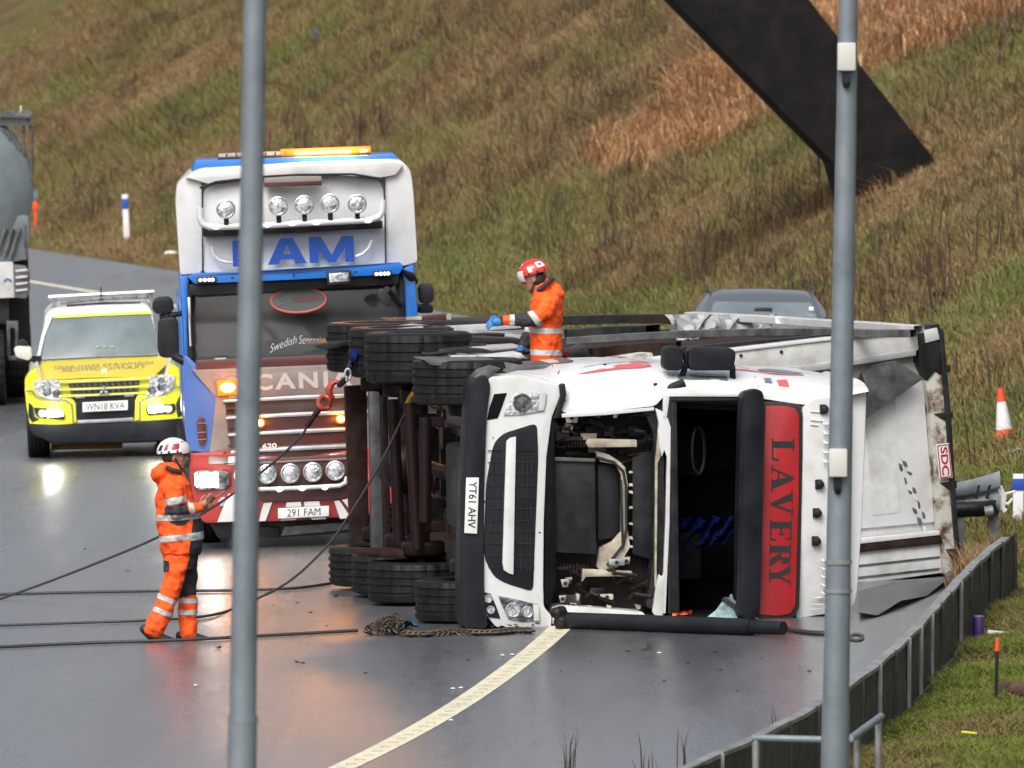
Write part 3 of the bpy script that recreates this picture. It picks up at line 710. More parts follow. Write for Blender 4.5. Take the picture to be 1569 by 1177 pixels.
def decal(name, path, m, out=.006):
    """path: (u, k_low, k_high) along the curved side"""
    rows = []
    for u, k0, k1 in path:
        r = []
        for t in np.linspace(0, 1, 5):
            k = k0 + (k1 - k0) * t; p = side_pt(u, k); n = (side_pt(u + 2, k) - p).cross(side_pt(u, min(k + .1, 9.99)) - p).normalized()
            if n.z < 0: n = -n
            r.append(p + n * out)
        rows.append(r)
    return MB().grid(rows).build(name, M[m], lorry)
decal('livery_stripe', [(895, 5.3, 5.35), (925, 5.4, 5.75), (960, 5.6, 6.5), (990, 5.9, 7.6), (1010, 6.2, 8.2)], 'redstripe')
decal('livery_stripe', [(905, 6.2, 6.25), (950, 6.9, 7.0), (1000, 7.8, 8.0), (1030, 8.3, 8.5)], 'greystripe')
decal('livery_stripe', [(1125, 6.4, 6.9), (1160, 6.2, 6.6), (1190, 5.9, 6.25), (1215, 5.9, 6.2), (1245, 6.3, 6.6)], 'redstripe')
decal('livery_stripe', [(1178, 6.9, 7.2), (1200, 6.6, 7.9), (1225, 6.5, 7.8), (1246, 7.0, 7.3)], 'greystripe')
decal('emblem', [(1196, 3.3, 4.6), (1212, 3.3, 4.8)], 'redstripe')
decal('emblem', [(1176, 3.6, 4.6), (1187, 3.6, 4.8)], 'greystripe')
decal('panel_seam', [(1163, .3, 9.5), (1164.5, .3, 9.5)], 'black', .002)
decal('panel_seam', [(1003, .2, 9.5), (1005, .2, 9.5)], 'greystripe', .002)
decal('panel_seam', [(864, .1, 7.5), (868, .1, 8)], 'black', .002)
decal('door_window', [(1042, 3.3, 4.6), (1080, 3.2, 4.8), (1118, 3.3, 4.7)], 'glassgrey', .004)
for u, k, s_ in ((835, 3.4, .055), (1007, 3.2, .03), (940, 6.6, .025)):
    p = side_pt(u, k); MB().box(p, (s_ * 1.2, s_, s_)).build('bracket', M['bumper'], lorry, bevel=.008)
# torn black corner strip and white panel edge
lp('corner_trim', [(856, 590), (866, 588), (868, 606), (862, 625), (858, 640), (848, 642), (854, 622), (858, 606)], -.03, .12, 'black', .008)
lp('panel_edge', [(860, 634), (930, 630), (1002, 624), (1003, 629), (930, 636), (861, 640)], -.012, .02, 'cabwhite', .004)
# --- lower side panel and crushed edge
lp('lower_side_panel', [(847, 931), (862, 928), (940, 934), (985, 938), (995, 950), (862, 962), (847, 956)], -.02, 1.9, 'cabwhite', .012)
lp('lower_side_rail', [(985, 940), (1165, 946), (1215, 950), (1290, 938), (1300, 950), (1160, 962), (985, 960)], .1, 1.95, 'dark', .01)
# --- cab shell behind: rear wall, floor, inner lining
lp('rear_wall', [(745, 590), (1300, 590), (1300, 945), (745, 955)], 1.95, 2.05, 'greyed', .01, yq=.3)
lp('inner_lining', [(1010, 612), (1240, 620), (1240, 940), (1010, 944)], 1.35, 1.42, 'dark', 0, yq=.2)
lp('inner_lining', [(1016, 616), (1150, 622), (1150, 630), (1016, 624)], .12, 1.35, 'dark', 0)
# bunk, seats and steering wheel in the dark cab
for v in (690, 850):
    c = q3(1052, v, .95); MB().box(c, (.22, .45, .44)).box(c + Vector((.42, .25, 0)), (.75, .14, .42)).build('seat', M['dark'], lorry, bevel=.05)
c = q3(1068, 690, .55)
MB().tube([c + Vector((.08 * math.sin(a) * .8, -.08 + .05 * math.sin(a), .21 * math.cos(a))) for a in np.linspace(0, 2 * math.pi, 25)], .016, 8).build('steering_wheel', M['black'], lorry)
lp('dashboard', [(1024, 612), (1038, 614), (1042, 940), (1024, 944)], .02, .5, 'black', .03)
# --- engine bay exposed by the missing front panel
lp('bay_wall', [(834, 630), (1016, 622), (1020, 942), (834, 934)], .42, .5, 'grease', 0)
lp('bay_edge', [(836, 650), (848, 640), (858, 655), (850, 668), (852, 900), (842, 930), (834, 925)], .0, .4, 'dark', .01)
lp('radiator', [(838, 702), (912, 706), (914, 850), (838, 846)], .10, .4, 'black', .015)
lp('radiator_edge', [(838, 700), (912, 703), (912, 708), (838, 706)], .07, .12, 'steelgrey', .004)
lp('bay_opening', [(916, 712), (948, 712), (948, 824), (916, 828)], .36, .43, 'ink', .004)
bf = MB()
def bpoly(pts, y0, y1): bf.prism(L.poly(pts, y0), y0, y1)
bpoly([(910, 690), (932, 696), (948, 706), (958, 716), (962, 740), (961, 815), (952, 824), (952, 728), (944, 712), (920, 708)], .20, .30)
bpoly([(952, 815), (962, 812), (966, 838), (948, 868), (926, 880), (914, 868), (918, 840), (938, 830)], .21, .30)
bpoly([(900, 672), (976, 674), (976, 685), (902, 686), (898, 680)], .12, .22)
bpoly([(893, 872), (968, 875), (970, 883), (898, 884), (892, 892)], .12, .22)
bpoly([(880, 664), (915, 664), (914, 672), (884, 676)], .18, .25)
bf.build('firewall_frame', M['beige'], lorry, bevel=.008)
rr2 = random.Random(5)
bits = [(876, 641, 22, 14), (872, 655, 14, 14), (916, 636, 10, 8), (944, 637, 9, 7), (990, 634, 8, 7), (869, 658, 16, 10), (866, 894, 14, 12), (872, 890, 10, 8), (878, 928, 10, 8), (905, 931, 9, 7), (934, 930, 8, 6), (978, 930, 9, 8), (862, 918, 12, 10), (886, 915, 6, 12), (930, 915, 20, 8), (945, 862, 26, 9), (960, 860, 12, 9)]
for k, (u, v, w, h) in enumerate(bits):
    pts = [(u - w / 2, v - h / 2), (u + w / 2, v - h / 2 + rr2.uniform(-2, 2)), (u + w / 2 - rr2.uniform(0, 3), v + h / 2), (u - w / 2 + rr2.uniform(0, 4), v + h / 2)]
    b_ = lp('bracket', pts, .08 + .03 * (k % 3), .16 + .03 * (k % 3), 'beige' if k % 3 else 'alu', .005)
    if w > 9: MB().lathe([(.018, 0), (.018, -.01), (0, -.01)], q3(u, v, .078 + .03 * (k % 3)), (0, 1, 0), 10).build('bolt_hole', M['ink'], b_)
hs_ = MB()
for k in range(26):
    u0, v0 = rr2.uniform(845, 1000), rr2.choice([rr2.uniform(640, 700), rr2.uniform(870, 928)])
    pts = [q3(u0 + t * rr2.uniform(20, 60) - 10, v0 + 10 * math.sin(t * 3 + k) + rr2.uniform(-4, 4), .18 + .12 * math.sin(t * 2 + k)) for t in np.linspace(0, 1, 6)]
    hs_.tube(pts, rr2.uniform(.008, .02), 6)
hs_.build('hose_bundle', M['grease'], lorry)
for k in range(14):
    u, v = rr2.uniform(848, 1000), rr2.choice([rr2.uniform(645, 695), rr2.uniform(890, 925)])
    w, h = rr2.uniform(10, 34), rr2.uniform(7, 20)
    lp('engine_box', [(u - w / 2, v - h / 2), (u + w / 2, v - h / 2), (u + w / 2, v + h / 2), (u - w / 2, v + h / 2)], rr2.uniform(.2, .34), .45, rr2.choice(['black', 'bumper', 'grease', 'steelgrey']), .012)
rk = MB()
for v in np.linspace(645, 690, 10): rk.box(q3(884 + (v - 645) * .1, v * .35 + 430, .19), (.02, .03, .045))
for k in range(9): rk.box(q3(858 + k * 5.2, 868 + .4 * k, .2), (.018, .04, .05 + .02 * (k % 2))).box(q3(862 + k * 4.6, 681, .2), (.016, .04, .05))
rk.build('terminal_strip', M['rustdark'], lorry)
lp('heater_duct', [(968, 700), (1000, 690), (1004, 860), (968, 850)], .25, .42, 'black', .03)
lp('wire_rail', [(950, 735), (953, 735), (956, 840), (953, 842)], .17, .2, 'ink', 0)
MB().tube([q3(u, v, .19) for u, v in ((912, 700), (940, 708), (955, 722), (959, 745), (960, 810), (955, 835), (930, 866))], .012, 8).build('wiring_loom', M['ink'], lorry)
for k, v in enumerate((722, 741, 752, 776, 801, 822, 836)): lp('clip', [(964, v), (969, v), (970, v + 3 + k % 3), (964, v + 3 + k % 2)], .2, .24, 'rust', 0)
# --- windscreen surround, cream uprights
lp('scuttle_panel', [(984, 624), (1014, 616), (1018, 700), (1020, 860), (1010, 938), (990, 930), (1000, 860), (1003, 700), (1000, 660)], .06, .4, 'black', .015)
lp('scuttle_edge', [(1009, 640), (1012, 700), (1008, 710), (1006, 900), (1003, 900), (1004, 706), (1006, 690)], .03, .08, 'beige', .004)
lp('screen_surround', [(1004, 625), (1014, 630), (1023, 640), (1028, 655), (1026, 800), (1020, 940), (1014, 940), (1020, 800), (1022, 700), (1018, 690), (1014, 700), (1010, 680), (1008, 660), (1010, 650)], .0, .07, 'cabwhite', .005)
lp('screen_surround', [(1000, 938), (1006, 895), (1010, 880), (1014, 884), (1018, 880), (1016, 944), (1004, 944)], -.005, .06, 'greyed', .006)
lp('screen_header', [(1016, 606), (1022, 601), (1134, 603), (1134, 608), (1026, 608), (1022, 640), (1016, 640)], -.005, .08, 'cabwhite', .006)
lp('screen_seal', [(1024, 609), (1134, 610), (1134, 614), (1028, 614), (1028, 940), (1024, 940)], .01, .06, 'ink', .002)
# --- sun visor, name panel, roof
vis = [(1136, 606), (1142, 600), (1160, 596), (1170, 600), (1173, 612), (1170, 760), (1166, 930), (1162, 946), (1152, 948), (1128, 944), (1131, 760), (1134, 640)]
vb = MB(); vpts = rnd_poly(L.poly(vis, -.2), .03)
vcx = sum(p[0] for p in vpts) / len(vpts)
vb.prism(vpts, lambda x, z: -.26 + .9 * (x - vcx + .1) ** 2 * 2 + .05 * (z / 1.1 - 1.1) ** 2, lambda x, z: .02)
vb.build('sun_visor', M['bumper'], lorry, bevel=.02)
lp('name_panel_frame', [(1166, 616), (1200, 616), (1222, 620), (1230, 634), (1229, 760), (1225, 930), (1218, 946), (1196, 952), (1158, 949), (1164, 760)], -.045, .2, 'ink', .012, .02)
npn = lp('name_panel', [(1172, 622), (1206, 622), (1219, 626), (1225, 638), (1224, 760), (1219, 928), (1212, 940), (1192, 944), (1163, 942), (1168, 760)], -.062, -.03, 'red', .008, .02)
# letters run down the panel: reading direction = downwards, letter tops to the right
yl = -.0655
ltop, lbot = 672, 899
for ch, a0, a1 in (('L', 0, .15), ('A', .175, .36), ('V', .345, .525), ('E', .545, .69), ('R', .705, .865), ('Y', .845, 1.0)):
    va, vb_ = ltop + (lbot - ltop) * a0, ltop + (lbot - ltop) * a1
    ul = 1182.5 - (va - ltop) * .022; uh = 1217 - (va - ltop) * .03
    o_ = q3(ul, va, yl); strokes('letter', SERIF[ch], o_, q3(ul, vb_, yl) - o_, q3(uh, va, yl) - o_, M['ink'], npn)
def roof_y(x, z): return -.03 + .5 * max(0, abs(z - 1.12) - .75) ** 2
rp2 = rnd_poly(L.poly([(1229, 624), (1246, 612), (1276, 608), (1300, 610), (1300, 928), (1284, 938), (1240, 945), (1220, 950), (1226, 800), (1229, 700)]), .03)
MB().prism(rp2, roof_y, lambda x, z: 1.98).build('roof', M['cabwhite'], lorry, bevel=.03)
df = rnd_poly(L.poly([(1298, 590), (1316, 580), (1331, 590), (1330, 640), (1324, 800), (1317, 905), (1312, 930), (1300, 936), (1292, 930)]), .03)
MB().prism(df, .10, 1.95).build('roof_deflector', M['cabwhite'], lorry, bevel=.03)
lp('lower_corner', [(1226, 940), (1285, 930), (1295, 940), (1292, 952), (1240, 962), (1222, 956)], .05, 1.7, 'black', .02)
for u, v in ((1256, 742), (1252.5, 786), (1251, 829), (1263, 627)):
    MB().lathe([(.04, 0), (.036, -.05), (.022, -.062), (0, -.062)], q3(u, v, -.02), (0, 1, 0), 12).box(q3(u - 2, v, -.025), (.06, .05, .085)).build('marker_lamp', M['bumper'], lorry, bevel=.008)
for k, v in enumerate(list(np.linspace(648, 706, 5)) + list(np.linspace(858, 908, 5))):
    MB().tube([q3(1262 - (v > 800) * 3 + t * 8, v + 5 * math.sin(t * 2.2) * .6, -.05 - .02 * math.sin(t * 3.1)) for t in np.linspace(0, 1, 5)], .012, 8).build('torn_clip', M['cabwhite'], lorry)
for v, du in ((631, 20), (644, 22), (651, 12), (917, 22), (926, 20), (934, 16)):
    MB().tube([q3(1242, v, -.036), q3(1242 + du, v + rr2.uniform(-1, 2), -.036)], .005, 5).build('paint_crease', M['greyed'], lorry)
# blue sheet, orange scrap, crazed windscreen hanging at the lower edge
cl = MB(); rows = []
for i in range(26):
    rows.append([q3(1042 + 80 * i / 25. + 3 * R.random(), 792 + (48 - 26 * abs(i / 25. - .4)) * j / 15. + 3 * math.sin(i * .7) + 2 * R.random(), .75 + .03 * R.random() + .07 * math.sin(i * .9 + j * .7)) for j in range(16)])
cl.grid(rows)
clo = cl.build('blue_sheet', M['bluecloth'], None, ang=20)
clo.matrix_world = L.M.copy(); tag(clo, 'crumpled blue sheet inside the dark overturned cab', 'sheet')
sg = lp('broken_windscreen', [(1080, 948), (1096, 936), (1112, 915), (1118, 916), (1128, 938), (1131, 948), (1112, 957), (1090, 956)], -.12, -.11, 'shard', 0)
lp('screen_seal', [(1106, 919), (1112, 914), (1168, 950), (1168, 962), (1158, 962), (1128, 936)], -.15, -.1, 'ink', .006, parent=sg)
lp('screen_seal', [(1118, 912), (1122, 910), (1124, 918), (1164, 950), (1158, 948), (1118, 920)], -.16, -.14, 'glassgrey', .004, parent=sg)
lp('wiper', [(1026, 948), (1080, 946), (1100, 958), (1090, 962), (1060, 953), (1026, 956)], -.1, -.05, 'bumper', .01)
oc = MB(); oc.grid([[q3(1030 + 30 * i / 6., 943 - 5 * (i / 6.) - 5 * j / 2. + 3 * R.random(), .02 - .05 * R.random()) for j in range(3)] for i in range(7)])
oco = oc.build('orange_cloth', mat('orange_scrap', (.75, .10, .02), .6), None, ang=20); oco.matrix_world = L.M.copy(); tag(oco, 'small orange scrap of cloth at the foot of the smashed windscreen', 'cloth')
# --- mirrors on the upper side
ym = .18
lp('mirror', [(1055, 537), (1060, 532), (1118, 533), (1126, 537), (1128, 545), (1124, 568), (1060, 568), (1055, 560)], ym - .12, ym + .1, 'bumper', .02, .03)
lp('mirror', [(1017, 535), (1022, 531), (1042, 531), (1048, 536), (1047, 563), (1042, 568), (1022, 568), (1016, 562)], ym - .12, ym + .08, 'bumper', .02, .03)
ma = MB()
for pts in ([(1051, 540), (1052, 556), (1046, 574), (1036, 588), (1034, 600)], [(1122, 560), (1123, 580), (1126, 592), (1138, 596)], [(1046, 560), (1058, 560)]):
    ma.tube([q3(u, v, ym) for u, v in pts], .028, 10)
ma.tube([q3(u, v, .06) for u, v in ((1048, 585), (1030, 593), (1016, 600), (1008, 612), (1003, 626))], [.03, .035, .04, .04, .03], 10)
ma.build('mirror_arm', M['bumper'], lorry)
lp('mirror_bracket', [(1038, 590), (1048, 583), (1052, 592), (1030, 598), (1020, 600), (1022, 594)], .02, .12, 'bumper', .01)
# --- front axle, rear axles, chassis
YA = (1.3, 4.25, 5.6, 6.95)
zt = lambda v, y: q(700, v, y)[1]
HC = .52
for k, y in enumerate(YA):
    xc = q(634 - (0, 72, 97, 131)[k], 800, y)[0] + .5
    zlo = .185; zhi = 2.27 if k else 2.16
    wlo = .37; whi = .46 if k else .40
    wheel(lorry, (xc, y, zlo + .02), (0, 0, 1), .5, wlo, .29, M['grease'], out=-1)
    wheel(lorry, (xc, y, zhi), (0, 0, 1), .5, whi, .29, M['grease'], out=1)
    ax = MB().tube([(xc + .02, y, .3), (xc + .02, y, 2.1)], .062 if k else .05, 14)
    for z in (.5, 1.92): ax.lathe([(.18, -.07), (.2, -.05), (.2, .05), (.18, .07)], (xc + .02, y, z), (0, 0, 1), 20)
    if k in (2,): ax.ell((xc + .02, y, 1.2), (.22, .24, .26))
    for z in (.72, 1.68): ax.box((xc + .13, y, z), (.12, .7, .09)).box((xc + .05, y, z), (.2, .12, .13))
    ax.build('axle', M['axle'] if k else M['grease'], lorry, bevel=.006, seg=1)
xa = q(634, 800, 1.3)[0] + .5
ch = MB()
for z in (.84, 1.56): ch.box((xa + .42, 4.4, z), (.27, 7.2, .09))
for y in (2.0, 2.9, 3.6, 4.9, 6.2, 7.6): ch.box((xa + .42, y, 1.2), (.22, .1, .66))
ch.build('chassis_frame', M['grease'], lorry, bevel=.01, seg=1)
MB().tube([(xa + .2, 1.7, 1.2), (xa + .1, 5.3, 1.2)], .07, 14).build('drive_shaft', M['axle'], lorry)
MB().box((xa + .15, 1.5, 1.2), (.5, 1.5, .75)).box((xa + .02, 1.2, 1.15), (.3, .8, .5)).build('engine_sump', M['grease'], lorry, bevel=.06)
tn = MB()
tn.tube([(xa + .35, 2.3, .45), (xa + .35, 3.6, .45)], .3, 20)
tn.build('fuel_tank', M['grease'], lorry, bevel=.02)
MB().tube([(xa + .35, 2.2, 2.0), (xa + .35, 3.3, 2.0)], .27, 20).build('air_tank', M['black'], lorry, bevel=.02)
MB().box((xa + .72, 3.05, 1.28), (.34, 1.9, .40)).box((xa + .95, 2.55, 1.26), (.6, .9, .36)).build('catwalk', M['steelgrey'], lorry, bevel=.02)
ub = MB()
for k in range(34):
    y = rr2.uniform(.7, 7.2); z = rr2.uniform(.4, 2.0); x = xa + rr2.uniform(.02, .30)
    if k % 2: ub.tube([(x, y, z), (x + .1 * rr2.random(), y + rr2.uniform(.3, .9), z + rr2.uniform(-.3, .3)), (x, y + 1, z + rr2.uniform(-.5, .5))], rr2.uniform(.012, .03), 6)
    else: ub.box((x + .15, y, z), (rr2.uniform(.08, .25), rr2.uniform(.1, .35), rr2.uniform(.08, .3)))
ub.build('underside_fittings', M['grease'], lorry, bevel=.01, seg=1)
# upright red-brown members seen in the underside
for pts, y, m in (([(529, 592), (562, 590), (566, 846), (538, 846)], 7.3, 'rustdark'), ([(566, 600), (582, 600), (588, 840), (570, 842)], 6.6, 'steelgrey'), ([(585, 606), (594, 606), (600, 838), (590, 840)], 6.2, 'rustdark')):
    lp('cross_member', pts, y, y + .16, m, .02)
for a, b_, y in (((602, 612), (612, 830), 4.9), ((627, 618), (640, 842), 4.0), ((652, 640), (652, 800), 3.0)):
    MB().tube([q3(*a, y), q3(*b_, y)], .055, 12).build('torsion_bar', M['axle'], lorry)
lp('cross_member', [(548, 842), (600, 842), (690, 848), (690, 858), (600, 856), (548, 852)], 4.2, 4.6, 'rustdark', .02)
# mudguards and long flat members on top, glinting wet
for pts, y0, y1, m in (([(480, 530), (520, 522), (640, 512), (652, 516), (560, 524), (500, 536)], 6.5, 7.4, 'black'),
                       ([(600, 492), (800, 492), (812, 505), (600, 512)], 7.2, 8.2, 'grease'),
                       ([(606, 504), (645, 500), (720, 508), (800, 514), (800, 520), (700, 514), (610, 512)], 5.8, 6.6, 'sheet'),
                       ([(676, 500), (790, 494), (800, 503), (688, 511)], 6.0, 6.1, 'sheet'),
                       ([(650, 552), (760, 552), (800, 560), (862, 557), (880, 552), (866, 566), (780, 572), (660, 560)], .9, 1.8, 'steelgrey'),
                       ([(640, 520), (700, 516), (800, 520), (800, 530), (700, 528), (640, 532)], 5.0, 5.6, 'grease'),
                       ([(700, 536), (800, 530), (800, 534), (705, 542)], 3.5, 4.2, 'sheet'),
                       ([(690, 545), (800, 543), (810, 550), (690, 553)], 2.9, 3.6, 'alu'),
                       ([(740, 548), (800, 541), (800, 549), (742, 554)], 2.3, 2.9, 'greyed'),
                       ([(870, 540), (900, 530), (905, 548), (880, 552)], 2.2, 2.8, 'black')):
    lp('side_member', pts, y0, y1, m, .012)
tb = MB()
for k in range(16):
    u0 = rr2.uniform(610, 760); v0 = rr2.uniform(498, 545); y = 7.5 - (v0 - 498) * .1
    tb.tube([q3(u0 + t * rr2.uniform(40, 90), v0 + 3 * math.sin(4 * t + k), y) for t in np.linspace(0, 1, 5)], rr2.uniform(.01, .03), 6)
tb.build('air_hose', M['black'], lorry)
# red and pale marker board at the far end
lp('marker_board', [(602, 488), (690, 480), (691, 492), (602, 498)], 7.6, 7.66, 'maroon', .006)
for a, b_ in ((622, 646), (684, 691)): lp('marker_square', [(a, 486.5 - (a - 622) * .09), (b_, 486.5 - (b_ - 622) * .09), (b_, 497 - (b_ - 622) * .07), (a, 497 - (a - 622) * .07)], 7.59, 7.6, 'beige', 0)
lp('work_lamp', [(519, 514), (571, 513), (571, 521), (519, 522)], 7.7, 7.9, 'rustdark', .01)

# ------------------------------------------------------------------ tipping trailer, also on its side
t0 = G(1474, 884)
TR = (math.radians(-.8), -.072, math.radians(20))
T = Frame((t0.x, t0.y, t0.z - .02), TR)
trailer = empty('tipping_trailer', T.loc, TR, label='rusty white tipping trailer on its side behind the overturned cab', cat='trailer')
def tp(name, pts, y0, y1, m, bevel=.012, parent=None, label=None, yq=None, r=0.): return part(name, T, pts, y0, y1, M[m], parent or trailer, bevel, r, yq, label)
bk = tp('bulkhead', [(1040, 560), (1412, 520), (1420, 560), (1436, 830), (1310, 838), (1040, 850)], .12, .2, 'greyed', .01)
tp('bulkhead_panel', [(1300, 610), (1345, 560), (1412, 555), (1432, 800), (1300, 812)], .09, .12, 'white', .008)
tp('mud_mark', [(1325, 640), (1345, 600), (1372, 610), (1378, 785), (1338, 790), (1330, 700)], .086, .0885, 'greyed', 0)
for k in range(16):
    t = k / 15.; u, v = 1380 + 36 * t + 5 * math.sin(k * 2.1), 700 + 108 * t + 4 * math.sin(k * 1.3); w, h = 2 + 2.5 * abs(math.sin(k * 1.9)), 3 + 4 * abs(math.sin(k * .8))
    tp('scrape_mark', [(u - w, v - h), (u + w * .4, v - h * .6), (u + w, v + h * .5), (u + w * .2, v + h), (u - w * .6, v + h * .3)], .086, .0885, 'steelgrey' if k % 3 else 'greyed', 0)
tp('edge_post', [(1410, 535), (1440, 525), (1452, 620), (1462, 760), (1470, 870), (1446, 880), (1434, 760), (1424, 620)], .0, .2, 'rust', .012)
tp('edge_strip', [(1438, 500), (1446, 506), (1458, 640), (1467, 790), (1474, 872), (1468, 880), (1460, 790), (1450, 640)], -.03, .25, 'black', .008)
tp('corner_casting', [(1406, 500), (1440, 496), (1446, 530), (1442, 560), (1420, 585), (1408, 560)], -.02, .3, 'black', .02)
tp('corner_casting', [(1416, 506), (1436, 502), (1440, 520), (1418, 526)], -.035, -.02, 'greyed', .008, label='scuffed pale patch of bare metal')
for v, h in ((562, 12), (634, 10), (740, 12), (842, 26)):
    du = (v - 560) * .09
    tp('rust_gap', [(1424 + du, v), (1456 + du * .6, v - 3), (1457 + du * .6, v + h * .6), (1440 + du, v + h)], -.012, .0, 'rustdark' if v != 634 else 'ink', .004)
tp('lower_beam', [(1312, 832), (1440, 818), (1446, 832), (1312, 846)], -.02, .2, 'rustdark', .012)
tp('lower_beam', [(1312, 826), (1440, 813), (1440, 820), (1312, 834)], -.03, .1, 'white', .006)
tp('lower_rail', [(1312, 846), (1440, 832), (1444, 878), (1312, 896)], .02, .3, 'greyed', .012)
for v in (866, 884): tp('rail_groove', [(1312, v), (1440, v - 14), (1440, v - 11), (1312, v + 3)], .012, .02, 'steelgrey', 0)
tp('torn_sheet', [(1318, 580), (1340, 558), (1372, 552), (1416, 580), (1360, 618), (1316, 650)], -.06, -.045, 'steelgrey', .004)
tp('torn_sheet', [(1285, 640), (1320, 570), (1330, 600), (1316, 650), (1290, 660)], -.07, -.055, 'rustdark', .004)
tp('upper_beam', [(1000, 552), (1270, 521), (1406, 510), (1408, 537), (1270, 558), (1140, 572), (1000, 580)], -.03, .2, 'greyed', .015)
tp('upper_beam', [(1000, 548), (1270, 517), (1406, 505), (1406, 511), (1270, 522), (1000, 554)], -.05, .15, 'white', .008)
tp('upper_beam', [(1140, 570), (1270, 556), (1404, 536), (1404, 545), (1270, 566), (1140, 582)], -.05, .2, 'sheet', .01)
for u in (1135, 1197): MB().lathe([(.016, 0), (.016, -.01), (0, -.01)], T.q3(u, 545 - (u - 1135) * .09, -.031), (0, 1, 0), 10).build('bolt', M['ink'], trailer)
tp('beam_back', [(860, 560), (1000, 540), (1010, 582), (860, 590)], .3, .6, 'rust', .015)
# body and its long side facing the sky
ztop = T.q(1425, 505, 0)[1]
xl = -2.75
MB().box((xl / 2 - .03, 3.7, ztop / 2 - .06), (-xl, 6.8, ztop - .14)).build('tipper_body', M['rustdark'], trailer, bevel=.03)
def bar(name, a, b_, z, r, m, n=4):
    pa, pb = T.qz(*a, z), T.qz(*b_, z)
    pts = [pa + (pb - pa) * t + Vector((0, 0, .012 * math.sin(t * 9))) for t in np.linspace(0, 1, 8)]
    return MB().tube(pts, r, n).build(name, M[m], trailer)
def strip(name, path, z, w, h, m):
    """a flat bar lying along a path measured on the top side"""
    pts = [T.qz(u, v, z) for u, v in path]; rows = []
    for i, p in enumerate(pts):
        t = (pts[min(i + 1, len(pts) - 1)] - pts[max(i - 1, 0)]); t.z = 0; t.normalize(); n = Vector((-t.y, t.x, 0))
        rows.append([p + n * w / 2 + Vector((0, 0, -h)), p + n * w / 2, p - n * w / 2, p - n * w / 2 + Vector((0, 0, -h))])
    return MB().grid(rows, close=True).build(name, M[m], trailer, bevel=.004, seg=1)
strip('top_rail', [(1408, 499), (1340, 494), (1250, 489), (1160, 483), (1056, 478)], ztop + .06, .10, .07, 'white')
strip('side_rail', [(1400, 505), (1340, 505), (1268, 503), (1180, 503), (1060, 506), (960, 511), (868, 517)], ztop + .07, .08, .07, 'steelgrey')
strip('side_rail', [(1100, 486), (1015, 481), (940, 482), (868, 484), (690, 487), (600, 492)], ztop + .05, .10, .09, 'black')
strip('side_rail', [(1040, 523), (960, 527), (900, 533), (866, 540)], ztop + .02, .12, .13, 'rustdark')
strip('side_rail', [(1000, 498), (930, 500), (866, 505)], ztop + .0, .2, .1, 'black')
strip('side_rail', [(1270, 512), (1150, 522), (1040, 532)], ztop + .03, .1, .12, 'black')
yc = T.qz(1100, 484, ztop + .06).y - .1
rows = []
for i in range(25):
    u = 1018 + 172 * i / 24.; hang = 18 + 22 * abs(math.sin(i * .52 + .8)) * (1 if i < 9 or i > 12 else .4)
    rows.append([T.q3(u + (7 - u * .002) * math.sin(i * .9 + j) + (j * 3 if i < 6 else -j), 482 + .02 * (u - 1018) * 0 + hang * j / 5., yc - .05 * j - .10 * math.sin(i * 1.7 + .5 * j) * (j > 0)) for j in range(6)])
MB().grid(rows).build('torn_cover', M['sheet'], trailer, ang=14)
rows = []
for i in range(9): rows.append([T.q3(1188 + 80 * i / 8., 484 + 5 * i / 8. + 10 * j / 2. + 3 * R.random(), yc - 1.2 - .06 * j * R.random()) for j in range(3)])
MB().grid(rows).build('torn_cover', M['white'], trailer, ang=14)
sd_ = tp('maker_badge', [(1435, 681), (1454, 679), (1460, 732), (1440, 734)], -.05, -.034, 'plate', .003)
bd = [(1436.5, 683), (1453, 681), (1458, 730), (1441.5, 732)]
for a, b_ in ((0, 1), (1, 2), (2, 3), (3, 0)):
    p0, p1 = T.q3(*bd[a], -.0515), T.q3(*bd[b_], -.0515); MB().tube([p0, p1], .006, 4).build('badge_border', M['red'], sd_)
o_ = T.q3(1440.5, 685.5, -.052); lettering('badge_letters', 'SDC', o_, T.q3(1444, 729, -.052) - o_, T.q3(1451.5, 684.5, -.052) - o_, M['red'], sd_, bold=.03)

# scuffs and road film on the battered white panels
for k in range(26):
    u, v = rr2.choice([(rr2.uniform(745, 835), rr2.uniform(955, 961)), (rr2.uniform(850, 985), rr2.uniform(936, 958)), (rr2.uniform(1228, 1296), rr2.uniform(915, 940)), (rr2.uniform(742, 760), rr2.uniform(590, 900)), (rr2.uniform(826, 834), rr2.uniform(660, 940))])
    w = rr2.uniform(3, 12) * (.4 if u < 762 or 825 < u < 836 else 1); h = rr2.uniform(.8, 2.4)
    lp('scuff', [(u - w / 2, v), (u, v - h), (u + w / 2, v - h * .3), (u + w * .3, v + h), (u - w * .2, v + h * .6)], -.0235, -.018, rr2.choice(['steelgrey', 'greyed', 'rustdark']), 0)

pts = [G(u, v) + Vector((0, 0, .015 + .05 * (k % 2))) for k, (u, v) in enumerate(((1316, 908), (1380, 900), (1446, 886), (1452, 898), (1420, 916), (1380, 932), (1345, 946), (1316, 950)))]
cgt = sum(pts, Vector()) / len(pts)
ts = MB().add([p - cgt for p in pts] + [Vector((0, 0, .06))], [(k, (k + 1) % 8, 8) for k in range(8)]).build('dark_sheet', mat('dark_sheet_grey', (.035, .037, .04), .3, col2=(.07, .072, .076), nscale=3, bump=.4, bscale=9), None)  # added sheet, coloured dark to fill the dark area below the trailer
ts.location = cgt; tag(ts, 'added dark sheet on the ground below the tipping trailer', 'dark_sheet')
